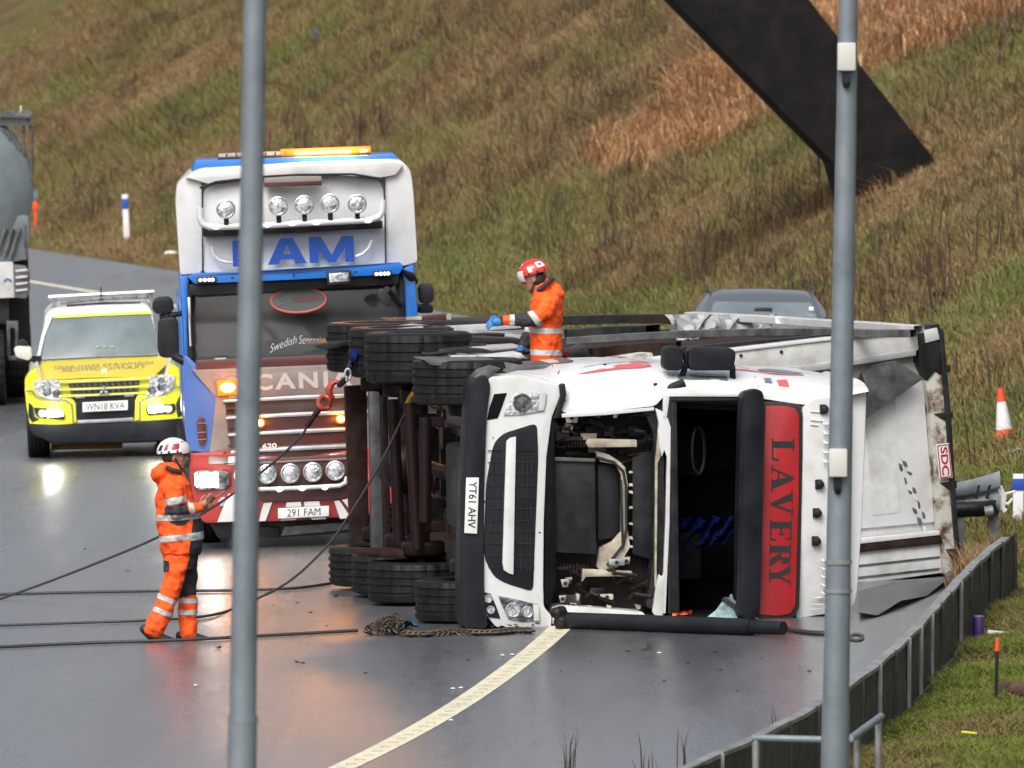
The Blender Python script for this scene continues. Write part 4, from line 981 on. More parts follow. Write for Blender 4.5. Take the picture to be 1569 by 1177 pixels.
# ------------------------------------------------------------------ blue and white recovery lorry
s0 = G(455, 838)
SR = (0, -.042, math.radians(2.0))
S = Frame(s0, SR)
rec = empty('recovery_lorry', S.loc, SR, label='blue and white recovery lorry with lit amber beacon bar and FAM lettering', cat='lorry')
def sp(name, pts, y0, y1, m, bevel=.012, r=0., parent=None, label=None, yq=None): return part(name, S, pts, y0, y1, M[m], parent or rec, bevel, r, yq, label)
def point_lamp(name, p, e, col, r=.05):
    l = bpy.data.lights.new(name, 'POINT'); l.energy = e; l.color = col; l.shadow_soft_size = r
    o = bpy.data.objects.new(name, l); o.location = p; COL.objects.link(o); return o
XC = S.q(455, 600)[0]
# cab shell: rounded white upper body and blue lower corners
up = [(273, 300), (276, 284), (290, 266), (308, 258), (455, 250), (600, 244), (616, 246), (630, 262), (634, 300), (640, 415), (455, 424), (278, 424)]
sp('cab_upper', up, .16, 2.2, 'white', .07, .05, yq=.1)
sp('cab_lower', [(284, 420), (455, 415), (634, 408), (640, 560), (640, 700), (300, 716), (290, 560)], .14, 2.15, 'black', .05, .04, yq=.1)
sp('roof_wedge', [(293, 266), (300, 247), (455, 241), (606, 237), (613, 252), (616, 258), (455, 262)], .35, 1.9, 'blue', .02, .02)
sp('side_fairing', [(269, 310), (271, 284), (282, 272), (300, 266), (309, 275), (310, 418), (276, 422)], .02, 1.2, 'white', .06, .04)
sp('side_fairing', [(590, 262), (606, 254), (622, 258), (631, 270), (634, 300), (640, 402), (618, 408), (590, 408)], .02, 1.2, 'white', .06, .04)
cp = rnd_poly(S.poly([(311, 292), (322, 284), (400, 272), (455, 269), (540, 270), (582, 276), (588, 290), (592, 404), (455, 412), (311, 418)], 0), .04)
MB().prism(cp, lambda x, z: -.10 + .10 * ((x - XC) / .95) ** 2 + max(0, z - 3.0) * .16, .3).build('roof_front_panel', M['white'], rec, bevel=.03)
for a, b_ in (((310, 280), (311, 418)), ((589, 272), (591, 404))):
    MB().tube([S.q3(*a, -.02), S.q3(*b_, -.02)], .008, 6).build('panel_gap', M['ink'], rec)
sp('roof_lip', [(283, 272), (300, 262), (455, 254), (606, 248), (618, 252), (606, 268), (582, 272), (455, 266), (320, 282), (300, 276)], -.04, .4, 'white', .02, .02)
MB().tube([S.q3(u, v, -.08) for u, v in ((306, 288), (330, 279), (400, 271), (455, 268), (540, 267), (585, 274))], .012, 6).build('roof_hose', M['ink'], rec)
sp('roof_hatch_visor', [(404, 273), (450, 270), (493, 270), (493, 284), (450, 285), (405, 287)], -.16, -.04, 'silverred', .01)
sp('hatch_glass', [(404, 280), (493, 277), (493, 284), (405, 287)], -.165, -.15, 'maroon', .002)
# raised smile outline on the white panel and the letters
for pr_ in (((324, 378), (327, 390), (334, 398), (346, 402), (356, 402)), ((545, 393), (556, 389), (566, 379), (570, 368))):
    MB().tube([S.q3(u, v, -.108) for u, v in pr_], .016, 8).build('panel_ridge', M['cabwhite'], rec)
for c, (u0, v0, u1, v1, ut, vt) in {'F': (357, 409, 403, 406, 356, 369), 'A': (410.5, 406, 470, 403.5, 409, 366), 'M': (474.5, 403, 543, 401, 473, 363)}.items():
    o_ = S.q3(u0, v0, -.118); strokes('letter', BLOCK[c], o_, S.q3(u1, v1, -.118) - o_, S.q3(ut, vt, -.118) - o_, M['blueletter'], rec)
# lamp bar on the roof front
bp_ = [(307, 318), (306, 333), (310, 343), (320, 348), (400, 346), (455, 342.5), (520, 339.5), (566, 337), (580, 333), (586, 325), (587, 306)]
MB().tube([S.q3(u, v, -.30) for u, v in bp_], .034, 12).build('lamp_bar', M['cabwhite'], rec)
sp('stone_guard', [(311, 350), (455, 344), (586, 338), (586, 350), (455, 357), (312, 363)], -.14, .0, 'grease', .01, yq=-.1)
for u, v in ((331, 348), (410, 344.5), (448, 342.5), (485, 341), (564, 338)): MB().ell(S.q3(u, v, -.335), (.034, .02, .022)).build('marker_light', M['ledon'], rec)
def spot(u, v, r, y, m='lens'):
    b_ = MB().lathe([(r * .45, .16), (r * .9, .05), (r * 1.0, 0), (r * 1.0, -.03), (r * .9, -.035), (r * .88, -.012)], S.q3(u, v, y), (0, 1, 0), 28, cap=False).build('spotlight', M['alu'], rec)
    MB().lathe([(r * .9, -.015), (r * .6, -.028), (r * .3, -.034), (0, -.036)], S.q3(u, v, y), (0, 1, 0), 28).build('lens', M[m], b_)
    p = S.q3(u, v, y); MB().box(p + Vector((0, .03, -r - .04)), (.05, .04, .09)).build('bracket', M['black'], b_, bevel=.006, seg=1)
for u, v in ((346, 320.5), (387, 318), (426.5, 316), (466, 314), (505.5, 312), (547, 312.5)): spot(u, v, .098, -.34)
# beacon bar
bb = sp('beacon_bar', [(334, 236), (455, 231), (568, 227), (568, 237), (455, 241), (334, 245)], .55, .85, 'beaconoff', .02)
sp('beacon_base', [(334, 241), (455, 236.5), (568, 233), (568, 238), (455, 242), (334, 246)], .53, .88, 'ink', .008, parent=bb)
for k in range(7): sp('beacon_joint', [(346 + k * 15, 235.5 - k * .55), (348 + k * 15, 235.5 - k * .55), (348 + k * 15, 245 - k * .55), (346 + k * 15, 245 - k * .55)], .535, .54, 'ink', 0, parent=bb)
sp('beacon_lens', [(452, 233.3), (538, 230), (538, 233), (452, 236.3)], .52, .56, 'beaconon', .006, parent=bb)
sp('beacon_lens', [(552, 229.6), (563, 229.2), (563, 232.2), (552, 232.6)], .52, .56, 'beaconon', .006, parent=bb)
sp('beacon_fringe', [(430, 229.5), (568, 224.5), (568, 237.5), (430, 242)], .535, .80, 'amberfringe', .01, parent=bb)  # glowing band stands in for the orange fringe around the beacon core
for u in (465, 500, 535):
    o = point_lamp('beacon_glow', S.q3(u, 222, .35), 16, (1, .36, .04), .1); o.parent = rec
# blue sun visor with lamps
vz_ = rnd_poly(S.poly([(287, 424), (300, 419), (455, 411), (600, 403), (614, 402), (618, 410), (612, 420), (455, 428), (298, 435)], -.2), .02)
MB().prism(vz_, lambda x, z: -.27 + .10 * ((x - XC) / 1.1) ** 2, .12).build('sun_visor', M['blue'], rec, bevel=.015)
for us in ((307, 314, 320.5, 326), (577, 583.5, 589.5, 595)):
    ub_, vb_ = (us[0] + us[-1]) / 2, (429 if us[0] < 400 else 419.5)
    fr_ = sp('led_strip', [(us[0] - 5, vb_ - 4), (us[-1] + 5, vb_ - 5), (us[-1] + 5, vb_ + 4), (us[0] - 5, vb_ + 5)], -.26, -.2, 'ink', .004)
    for u in us: MB().ell(S.q3(u, vb_ - (u - ub_) * .04, -.262), (.016, .01, .016), 10, 6).build('diode', M['ledon'], fr_)
wl_ = sp('work_light', [(500, 416), (538, 414), (538, 435), (502, 437)], -.31, -.2, 'ink', .012)
sp('lens', [(504, 419), (534, 417.5), (534, 431), (505, 433)], -.318, -.30, 'lens', .006, parent=wl_)
for u, v in ((356, 426), (450, 421.5), (545, 417)): MB().lathe([(.014, 0), (.014, -.006), (0, -.006)], S.q3(u, v, -.275), (0, 1, 0), 10).build('bolt', M['ink'], rec)
sp('visor_underside', [(290, 436), (455, 429), (612, 420), (610, 436), (455, 445), (292, 453)], -.14, .1, 'black', .01)
# windscreen
wp = rnd_poly(S.poly([(290, 446), (455, 438), (614, 430), (622, 480), (624, 552), (455, 560), (294, 566), (286, 500)], 0), .03)
wsc = MB().prism(wp, lambda x, z: -.06 + .14 * ((x - XC) / 1.15) ** 2, .16).build('windscreen', M['glass'], rec, bevel=.01)
sp('dashboard_edge', [(300, 552), (455, 546), (600, 540), (612, 554), (455, 562), (300, 567)], -.09, .1, 'maroon', .01)
def wy(u): x = S.q(u, 460)[0]; return -.066 + .14 * ((x - XC) / 1.15) ** 2
MB().prism(ellipse(S.q(457, 459.5), .275, .118, 40), -.078, -.07).build('oval_sign', mat('oval_sign_grey', (.10, .125, .13), .25), rec)
pc = S.q(457, 459.5); MB().tube([Vector((pc[0] + .28 * math.cos(a), -.082, pc[1] + .125 * math.sin(a))) for a in np.linspace(0, 2 * math.pi, 41)], .012, 6).build('oval_rim', mat('oval_rim_red', (.55, .12, .10), .4), rec)
o_ = S.q3(447, 463, -.0835); lettering('sign_letters', 'SCANIA', o_, S.q3(492, 461, -.0835) - o_, S.q3(446.5, 454, -.0835) - o_, mat('sign_letter_red', (.22, .05, .06), .4), rec, bold=.03)
gb = MB(); gc = S.q(430, 458)
for k in range(5): gb.tube([Vector((gc[0] + .05 * math.cos(a) + .016 * k - .04, -.084, gc[1] + (.075 - .006 * k) * math.sin(a))) for a in np.linspace(.8 + .2 * k, 4.6, 9)], .005, 5)
gb.build('sign_emblem', M['greyink'], rec)
for t, u0, v0, u1, v1, h in (('Swedish', 414, 541, 455, 526, 12), ('Sensation', 458, 527, 503, 531, 13)):
    o_ = S.q3(u0, v0, -.075); lettering('window_script', t, o_, S.q3(u1, v1, -.075) - o_, S.q3(u0 - 1, v0 - h, -.075) - o_, mat('script_white', (.50, .56, .56), .5), rec, bold=-.012, shear=.35, arc=.12)
MB().tube([S.q3(u, v, -.10) for u, v in ((553, 516), (553, 496), (551, 480), (548, 479))], .006, 6).build('wiper', M['ink'], rec)
sp('tax_label', [(329, 549), (346, 548), (346, 555), (329, 556)], -.075, -.068, 'greyed', 0)
for sx in (0, 1):
    f = (lambda u, v: (u, v)) if not sx else None
    pl_ = [(274, 424), (289, 421), (291, 450), (293, 500), (290, 545), (282, 548), (280, 500)] if not sx else [(616, 412), (634, 404), (640, 470), (640, 540), (630, 545), (622, 500)]
    sp('door_pillar', pl_, .0, 1.6, 'blue', .025)
    pl_ = [(287, 432), (294, 440), (293, 520), (297, 552), (288, 548), (286, 500)] if not sx else [(612, 424), (619, 432), (621, 530), (617, 545), (612, 500)]
    sp('screen_pillar', pl_, -.05, .1, 'black', .008)
MB().box(S.q3(291, 493, -.1), (.03, .03, .5)).build('grab_handle', M['chrome'], rec, bevel=.01)
# mirrors
for pl_, y in (([(234, 462), (240, 456), (258, 454), (265, 460), (267, 474), (260, 480), (240, 482), (233, 474)], .15), ([(242, 492), (248, 487), (268, 485), (273, 492), (275, 542), (268, 549), (246, 548), (241, 536)], .15),
               ([(640, 440), (646, 435), (660, 435), (665, 442), (664, 462), (656, 466), (642, 464)], .2), ([(634, 470), (650, 465), (664, 468), (664, 480), (640, 480)], .25)):
    sp('mirror', pl_, y, y + .16, 'black', .03, .04)
sp('mirror', [(576, 448), (584, 441), (593, 446), (600, 458), (598, 470), (590, 470), (580, 460)], -.45, -.36, 'ink', .02, .03)
MB().tube([S.q3(592, 444, -.42), S.q3(603, 455, -.3), S.q3(612, 466, -.1), S.q3(618, 468, .1), S.q3(640, 470, .2)], [.04, .045, .03, .025, .03], 10).build('mirror_arm', M['black'], rec)
MB().tube([S.q3(618, 416, -.1), S.q3(630, 424, .0), S.q3(638, 432, .1)], [.02, .05, .02], 10).build('mirror', M['black'], rec)
MB().tube([S.q3(245, 486, .22), S.q3(262, 483, .2), S.q3(280, 480, .15), S.q3(296, 477, .05)], .028, 10).tube([S.q3(256, 478, .22), S.q3(256, 490, .22)], .05, 10).tube([S.q3(268, 546, .2), S.q3(280, 553, .1), S.q3(288, 552, .1)], .045, 10).build('mirror_arm', M['black'], rec)
# front panel and slatted grille with chrome bars
sp('front_panel', [(292, 566), (455, 560), (620, 553), (618, 606), (600, 700), (455, 712), (318, 712), (330, 610)], -.10, .2, 'silverred', .03, yq=-.1)
sp('grille_header', [(345, 578), (455, 569), (565, 564), (560, 606), (455, 606), (350, 612)], -.125, -.05, 'silverred', .012)
o_ = S.q3(365, 600, -.128); lettering('brand_letters', 'SCANIA', o_, S.q3(540, 592, -.128) - o_, S.q3(364, 575, -.128) - o_, M['silvertext'], rec, bold=.035, space=1.25)
for k, (va, vb_) in enumerate(((612, 633), (638, 658), (664, 682), (690, 708))):
    d_ = (va - 600) * .15
    sp('grille_slat', [(342 + d_, va + 5), (455, va), (568 - d_, va - 5), (567 - d_, vb_ - 5), (455, vb_), (343 + d_, vb_ + 5)], -.10 - .004 * k, -.05, 'maroon', .01)
    sp('grille_bar', [(340 + d_, va - 4 + 5), (455, va - 6), (570 - d_, va - 10), (570 - d_, va - 4), (455, va + .5), (340 + d_, va + 5)], -.15, -.10, 'alu', .012)
o_ = S.q3(402, 688, -.155); lettering('power_badge', '620', o_, S.q3(424, 686.5, -.155) - o_, S.q3(402, 680, -.155) - o_, M['plate'], rec, bold=.03)
sp('step_plate', [(395, 701), (415, 700), (415, 704), (395, 705)], -.16, -.1, 'chrome', .002)
sp('step_plate', [(505, 696), (530, 694.5), (530, 698.5), (505, 700)], -.16, -.1, 'chrome', .002)
for k in range(5): sp('side_slit', [(349, 626 + k * 14), (362, 625 + k * 14), (362, 627 + k * 14), (349, 628 + k * 14)], -.128, -.10, 'maroon', 0)
# corner deflectors
def mirrorX(p, y): return [(2 * XC - x, z) for x, z in S.poly(p, y)]
cd = [(281, 545), (288, 546), (302, 560), (317, 580), (332, 613), (338, 650), (345, 690), (316, 694), (288, 690), (283, 660), (282, 600)]
MB().prism(rnd_poly(S.poly(cd, -.05), .03), lambda x, z: -.09 + .25 * max(0, XC - .92 - x), 1.0).build('corner_deflector', M['slate'], rec, bevel=.03)
MB().prism(rnd_poly(mirrorX(cd, -.05), .03), lambda x, z: -.09 + .25 * max(0, x - XC - .92), 1.0).build('corner_deflector', M['slate'], rec, bevel=.03)
vt = sp('air_vent', [(301, 646), (306, 639), (313, 641), (316, 660), (316, 678), (310, 685), (304, 680)], -.10, -.06, 'maroon', .004, .02)
for v in (648, 662, 673): sp('vent_bar', [(302, v), (316, v - .5), (316, v + 1), (302, v + 1.5)], -.106, -.1, 'silverred', 0, parent=vt)
sp('indicator_fringe', [(332, 584), (364, 580), (366, 604), (334, 607)], -.15, -.1, 'amberfringe', .012)  # glowing shell imitates the orange halo around the lit indicator
il = MB().ell(S.q3(349, 594, -.155), (.075, .03, .045), 20, 12).build('indicator', M['orangeon'], rec)
for u, v in ((398, 648), (522, 642)): MB().ell(S.q3(u, v, -.15), (.055, .02, .05)).build('lamp_fringe', M['amberfringe'], rec); MB().ell(S.q3(u, v, -.17), (.035, .025, .03)).build('side_lamp', M['orangeon'], rec)  # outer glowing ellipsoids imitate an orange halo round the small lamps
for u, v, e in ((350, 594, 4), (522, 642, 1.5), (400, 648, .6)):
    o = point_lamp('indicator_glow', S.q3(u, v, -.34), e, (1, .28, .02), .06); o.parent = rec
# bumper in red with white chevrons
bm_ = rnd_poly(S.poly([(292, 694), (345, 692), (455, 702), (565, 684), (618, 684), (622, 740), (612, 786), (455, 798), (330, 802), (312, 802), (298, 780), (290, 730)], -.12), .04)
MB().prism(bm_, lambda x, z: -.15 + .22 * max(0, abs(x - XC) - .75), .5).build('bumper', M['brightred'], rec, bevel=.03)
for pl_, m in (([(333, 800), (350, 757), (361, 756), (362, 799)], 'white'), ([(364, 799), (372, 770), (385, 769), (380, 798)], 'brightred'), ([(396, 799), (404, 771), (417, 770), (407, 798)], 'white'),
               ([(439, 770), (461, 769), (462, 776), (438, 777)], 'white'), ([(466, 769), (489, 768), (491, 775), (466, 776)], 'white'), ([(432, 793), (455, 792), (453, 797), (430, 798)], 'white'), ([(475, 792), (498, 791), (500, 795), (478, 796.5)], 'white'),
               ([(512, 768), (520, 767), (534, 788), (533, 794), (521, 795)], 'white'), ([(524, 766), (533, 764), (560, 790), (545, 792)], 'white'), ([(350, 700), (362, 699), (362, 712), (349, 712)], 'white')):
    sp('chevron', pl_, -.160, -.15, m, 0)
sp('bumper_gap', [(342, 710), (362, 709), (362, 710.5), (342, 711.5)], -.163, -.15, 'ink', 0)
sp('bumper_recess', [(396, 702), (455, 700), (540, 694), (545, 752), (530, 764), (455, 768), (402, 770), (396, 760)], -.17, -.1, 'maroon', .02, .03)
sp('recess_trim', [(396, 708), (455, 705), (535, 701), (535, 704), (455, 708), (396, 711)], -.19, -.16, 'silverred', .004)
for u, v in ((374, 728), (409.5, 726.5), (445, 725.5), (479.5, 723.5), (514, 721)): spot(u, v, .1, -.24)
MB().tube([S.q3(u, v, -.24) for u, v in ((366, 738), (370, 748), (398, 750), (455, 748), (520, 744.5), (529, 740), (531, 730))], .024, 10).build('lamp_bar', M['cabwhite'], rec)
for u, v in ((428, 750), (463, 748.5), (498, 747)): MB().ell(S.q3(u, v, -.265), (.03, .02, .024), 12, 8).build('marker_light', M['ledon'], rec)
npl = sp('number_plate', [(426, 779), (504, 775), (504, 791), (426, 795)], -.185, -.165, 'plate', .004)
o_ = S.q3(440, 792, -.1865); lettering('plate_letters', '291 FAM', o_, S.q3(491, 789.5, -.1865) - o_, S.q3(440, 780.5, -.1865) - o_, M['ink'], npl, bold=0.)
hl = sp('headlight', [(297, 724), (304, 721), (340, 721), (351, 724), (352, 744), (343, 750), (305, 751), (298, 744)], -.165, -.1, 'lensdark', .012)
sp('lamp_bulb', [(306, 725), (334, 725), (335, 746), (307, 747)], -.175, -.16, 'headon', .008, parent=hl)
sp('lamp_bulb', [(298, 726), (302, 725), (303, 747), (299, 744)], -.172, -.16, 'headon', .003, parent=hl)
MB().prism(rnd_poly(mirrorX([(297, 724), (304, 721), (340, 721), (351, 724), (352, 744), (343, 750), (305, 751), (298, 744)], -.165), .01), -.165, -.1).build('headlight', M['headon'], rec, bevel=.01)
o = point_lamp('headlight_glow', S.q3(320, 736, -.4), 3, (1, .9, .75), .1); o.parent = rec
sp('fog_lamp', [(334, 768), (340, 762), (347, 763), (345, 774), (338, 776)], -.14, -.10, 'lens', .004)
# underside, wheels and recovery body behind
sp('front_valance', [(320, 800), (455, 796), (600, 786), (600, 812), (455, 822), (335, 826)], .1, .6, 'ink', .03)
sp('tow_beam', [(436, 806), (535, 800), (535, 812), (430, 822)], -.02, .3, 'steelgrey', .02)
sp('tow_beam', [(398, 806), (428, 808), (428, 824), (398, 824)], .0, .3, 'black', .02)
for x in (-1.0, 1.0): wheel(rec, (x + XC, 1.5, .5), (1, 0, 0), .5, .36, .29, M['alu'], out=(-1 if x < 0 else 1))
for y in (5.0, 6.4, 7.8):
    for x in (-.95, .95): wheel(rec, (x + XC, y, .5), (1, 0, 0), .5, .5, .29, M['alu'], out=(-1 if x < 0 else 1))
MB().box((XC, 5.2, .85), (.9, 7.6, .3)).build('chassis_frame', M['grease'], rec, bevel=.02)
MB().box((XC, 6.0, 1.75), (2.3, 5.6, 1.3)).build('recovery_body', M['blue'], rec, bevel=.05)
MB().box((XC, 6.2, 2.6), (.7, 4.8, .5)).build('crane_boom', M['white'], rec, bevel=.05)

# ------------------------------------------------------------------ yellow traffic officer's off-roader
j0 = G(160, 702)
JR = (0, -.045, math.radians(2.5))
J = Frame(j0, JR)
car4 = empty('patrol_car', J.loc, JR, label='yellow and white highway patrol off-road car with roof rack', cat='car')
Z = lambda x, y: (x * .27194, 420 + y * .27194)          # coordinates read in an enlarged view
def jp(name, pts, y0, y1, m, bevel=.012, r=0., parent=None, label=None, yq=None): return part(name, J, [Z(*p) for p in pts], y0, y1, M[m], parent or car4, bevel, r, yq, label)
def jq(x, y, d=0.): return J.q3(*Z(x, y), d)
# lofted body: cabin and lower hull
jp('hull', [(146, 640), (170, 600), (590, 596), (1010, 575), (1028, 620), (1032, 830), (590, 850), (165, 860)], .25, 1.3, 'white', .05, .05, yq=.2)
jp('hull', [(165, 560), (215, 500), (590, 480), (950, 470), (1010, 540), (1026, 830), (590, 850), (175, 860)], 1.2, 4.4, 'white', .08, .05, yq=1.2)
cabp = [(252, 240), (300, 195), (560, 178), (830, 170), (862, 215), (905, 490), (215, 510)]
front = J.poly([Z(*p) for p in cabp], 1.5)
MB().prism(front, lambda x, z: 1.05 + max(0, z - 1.05) * .85, 4.2).build('cabin', M['white'], car4, bevel=.05)
wsp = J.poly([Z(*p) for p in [(303, 247), (560, 234), (846, 225), (868, 300), (890, 452), (560, 462), (228, 478), (255, 350)]], 1.3)
MB().prism(rnd_poly(wsp, .04), lambda x, z: 1.0 + max(0, z - 1.05) * .85, lambda x, z: 1.1 + max(0, z - 1.05) * .85).build('windscreen', M['glassgrey'], car4, bevel=.006)
yb = J.poly([Z(*p) for p in [(300, 232), (560, 220), (848, 208), (850, 222), (560, 232), (300, 246)]], 1.7)
MB().prism(yb, lambda x, z: .985 + max(0, z - 1.05) * .85, 2.4).build('roof_stripe', M['yellow'], car4, bevel=.005)
pil = J.poly([Z(*p) for p in [(268, 225), (300, 235), (252, 350), (222, 480), (200, 490), (235, 340)]], 1.4)
MB().prism(pil, lambda x, z: .99 + max(0, z - 1.05) * .85, 1.6).build('screen_pillar', M['white'], car4, bevel=.01)
for hx in (480, 668):
    MB().box(jq(hx, 285, 2.3), (.17, .1, .16)).build('headrest', M['greyed'], car4, bevel=.03)
for hx in (552, 592, 632):
    MB().ell(J.q3(*Z(hx, 412), 1.06), (.035, .01, .02), 8, 6).build('screen_sticker', mat('sticker_green', (.16, .32, .30), .4), car4)
# roof rack
rk = MB(); rk.tube([jq(272, 130, 2.0), jq(868, 100, 2.0)], .03, 8).tube([jq(278, 140, 2.4), jq(862, 112, 2.4)], .02, 8)
rk.build('rack_rail', M['alu'], car4)
for x, y in ((305, 165), (845, 140), (312, 170), (838, 145)):
    MB().tube([jq(x, y - 30, 2.0), jq(x + (18 if x > 500 else -8), y + 45, 2.0)], .016, 6).build('rack_leg', M['galvdark'], car4)
MB().tube([jq(375, 180, 1.9), jq(590, 165, 1.9), jq(790, 165, 1.9)], .018, 6).build('rack_rail', M['ink'], car4)
MB().tube([jq(340, 165, 2.6), jq(590, 140, 2.6), jq(840, 130, 2.6)], .018, 6).build('rack_rail', M['galvdark'], car4)
for k in range(9):
    t = (k + .5) / 9; MB().tube([jq(272 + 596 * t, 131 - 30 * t, 2.0), jq(285 + 575 * t, 150 - 28 * t, 2.7)], .01, 5).build('rack_bar', M['galvdark'], car4)
MB().tube([jq(569, 130, 1.9), jq(569, 72, 1.9)], .008, 6).lathe([(.03, 0), (.02, .03), (0, .04)], jq(570, 152, 1.9), (0, 0, 1), 10).build('aerial', M['ink'], car4)
# bonnet: rises from the grille to the windscreen
rows = []
for t in np.linspace(0, 1, 10):
    r = []
    for s_ in np.linspace(0, 1, 17):
        xl_, yl_ = 232 + (205 - 232) * t, 600 + (495 - 600) * t; xr_, yr_ = 838 + (962 - 838) * t, 580 + (462 - 580) * t
        yd = .02 + 1.1 * t
        p = J.q3(*Z(xl_ + (xr_ - xl_) * s_, yl_ + (yr_ - yl_) * s_), yd)
        p.z += .012 * math.sin(math.pi * s_) * (1 - t) - (.05 if s_ in (0., 1.) else 0)
        r.append(p)
    rows.append(r)
MB().grid(rows).build('bonnet', M['amberhood'], car4, ang=60)
def bon(x, y, up=.012):
    # point on the bonnet under an enlarged-view pixel
    t = min(max((600 - 20 * (x - 232) / 606 - y) / 110, 0), 1); return J.q3(*Z(x, y), .02 + 1.1 * t) + Vector((0, -.012, up))
for t_, x0, y0, x1, y1, h in (('HIGHWAYS ENGLAND', 305, 540, 862, 512, 18), ('TRAFFIC OFFICER', 345, 556, 822, 534, 17)):
    o_ = bon(x0, y0); lettering('bonnet_letters', t_, o_, bon(x1, y1) - o_, bon(x0, y0 - h) - o_, M['greyink'], car4, mirror=True, bold=-.005)
MB().prism(rnd_poly([(a.x, a.z) for a in (bon(566, 540), bon(606, 538), bon(602, 556), bon(586, 562), bon(570, 557))], .01), .38, .5).build('crest', M['plate'], car4)
for a, b_ in (((205, 500), (232, 596)), ((962, 468), (938, 566))): MB().tube([bon(*a, .004), bon(*b_, .004)], .022, 6).build('bonnet_stripe', M['white'], car4)
jp('wing', [(140, 600), (165, 560), (205, 530), (232, 600), (190, 606), (160, 660), (142, 660)], .08, 1.0, 'yellow', .03, .02)
jp('wing', [(938, 572), (962, 508), (1000, 525), (1024, 570), (1026, 625), (1000, 640), (984, 570)], .08, 1.0, 'yellow', .03, .02)
jp('front_face', [(138, 640), (190, 602), (338, 598), (590, 588), (838, 578), (986, 566), (1028, 622), (1030, 828), (700, 834), (480, 842), (170, 858), (150, 760)], -.02, .5, 'yellow', .04, .03)
jp('grille', [(384, 612), (590, 604), (786, 596), (780, 662), (590, 676), (402, 682)], -.045, .05, 'ink', .008)
for y_ in (0, 36):
    for k in range(12): jp('grille_tooth', [(392 + 33 * k, 620 + y_ - 1.4 * k), (412 + 33 * k, 620 + y_ - 1.4 * k), (416 + 33 * k, 638 + y_ - 1.4 * k), (400 + 33 * k, 638 + y_ - 1.4 * k)], -.05, -.045, 'steelgrey', 0)
for ya, m in ((600, 'yellow'), (642, 'yellow'), (678, 'yellow')):
    jp('grille_bar', [(334, ya + 4), (590, ya - 5), (838, ya - 16), (838, ya - 7), (590, ya + 5), (334, ya + 14)], -.07, -.02, m, .008)
    MB().tube([jq(334, ya + 15, -.06), jq(590, ya + 6, -.075), jq(838, ya - 6, -.06)], .006, 6).build('chrome_strip', M['chrome'], car4)
dm = lambda cx, cy, a: [(cx, cy), (cx + 17 * math.cos(a + .52), cy - 17 * math.sin(a + .52)), (cx + 32 * math.cos(a), cy - 32 * math.sin(a)), (cx + 17 * math.cos(a - .52), cy - 17 * math.sin(a - .52))]
for a in (90, 210, 330): jp('badge_diamond', dm(586, 658, math.radians(a)), -.10, -.07, 'chrome', .003)
for pts, cs in (([(186, 604), (260, 598), (334, 600), (346, 640), (346, 708), (290, 706), (232, 690), (196, 656)], ((266, 665), (320, 675), (262, 628))), ([(842, 580), (910, 570), (984, 570), (988, 620), (950, 660), (880, 688), (836, 690), (838, 630)], ((858, 658), (910, 640), (915, 600)))):
    h_ = jp('headlight', pts, -.05, .1, 'lens', .012, .02)
    for k, (x, y) in enumerate(cs): MB().lathe([(.055, 0), (.05, -.014), (.03, .004), (0, .006)], jq(x, y, -.052), (0, 1, 0), 18).build('lens', M['lensdark'] if k < 2 else M['chrome'], h_)
for pts, b_, c in (([(190, 752), (350, 764), (364, 800), (362, 822), (226, 812), (200, 790)], [(262, 764), (350, 768), (358, 800), (262, 808)], (238, 786)), ([(828, 740), (984, 730), (990, 756), (970, 786), (838, 796), (826, 780)], [(834, 744), (922, 738), (924, 776), (838, 784)], (948, 760))):
    h_ = jp('fog_lamp', pts, -.055, .05, 'bumper', .01, .015)
    jp('lamp_bulb', b_, -.066, -.05, 'headon', .008, .02, parent=h_)
    MB().lathe([(.055, 0), (.045, -.012), (.03, .004), (0, .006)], jq(*c, -.058), (0, 1, 0), 16).build('lens', M['lens'], h_)
for pts in ([(160, 720), (186, 742), (196, 800), (226, 822), (180, 838), (160, 800)], [(990, 730), (1022, 660), (1026, 800), (1000, 810), (994, 780)]): jp('bumper_end', pts, -.03, .2, 'black', .015)
for pts in ([(346, 712), (372, 716), (404, 740), (408, 838), (430, 836), (426, 734), (404, 704), (350, 690)], [(780, 672), (762, 712), (760, 826), (784, 824), (790, 720), (838, 700), (838, 690)]): jp('chrome_surround', pts, -.05, .0, 'yellow', .008)
for pts in ([(410, 838), (404, 738), (372, 714), (350, 712)], [(788, 824), (790, 722), (806, 708), (840, 698)], [(148, 660), (182, 658), (200, 690), (240, 710), (346, 716)], [(838, 696), (940, 680), (986, 640), (1024, 628)]):
    MB().tube([jq(x, y, -.055) for x, y in pts], .012, 6).build('chrome_strip', M['galvdark'], car4)
jp('bumper_recess', [(406, 692), (590, 684), (776, 676), (762, 716), (756, 812), (590, 818), (432, 822), (428, 730)], -.04, .1, 'bumper', .01)
for x, y in ((452, 694), (728, 684)): jp('led_lamp', [(x - 26, y - 4), (x + 26, y - 7), (x + 26, y + 4), (x - 26, y + 7)], -.06, -.04, 'alu', .004)
npl = jp('number_plate', [(465, 724), (720, 711), (720, 766), (465, 778)], -.075, -.05, 'plate', .004)
o_ = jq(484, 768, -.0765); lettering('plate_letters', 'WN18 KVA', o_, jq(702, 758, -.0765) - o_, jq(484, 730, -.0765) - o_, M['ink'], npl, bold=0.)
jp('skid_plate', [(436, 824), (590, 818), (752, 808), (748, 828), (590, 836), (440, 842)], -.05, .1, 'alu', .006)
jp('lower_bumper', [(158, 842), (300, 848), (590, 842), (1030, 812), (1036, 870), (1010, 920), (930, 936), (590, 946), (300, 946), (186, 906)], -.045, .5, 'bumper', .03, .03)
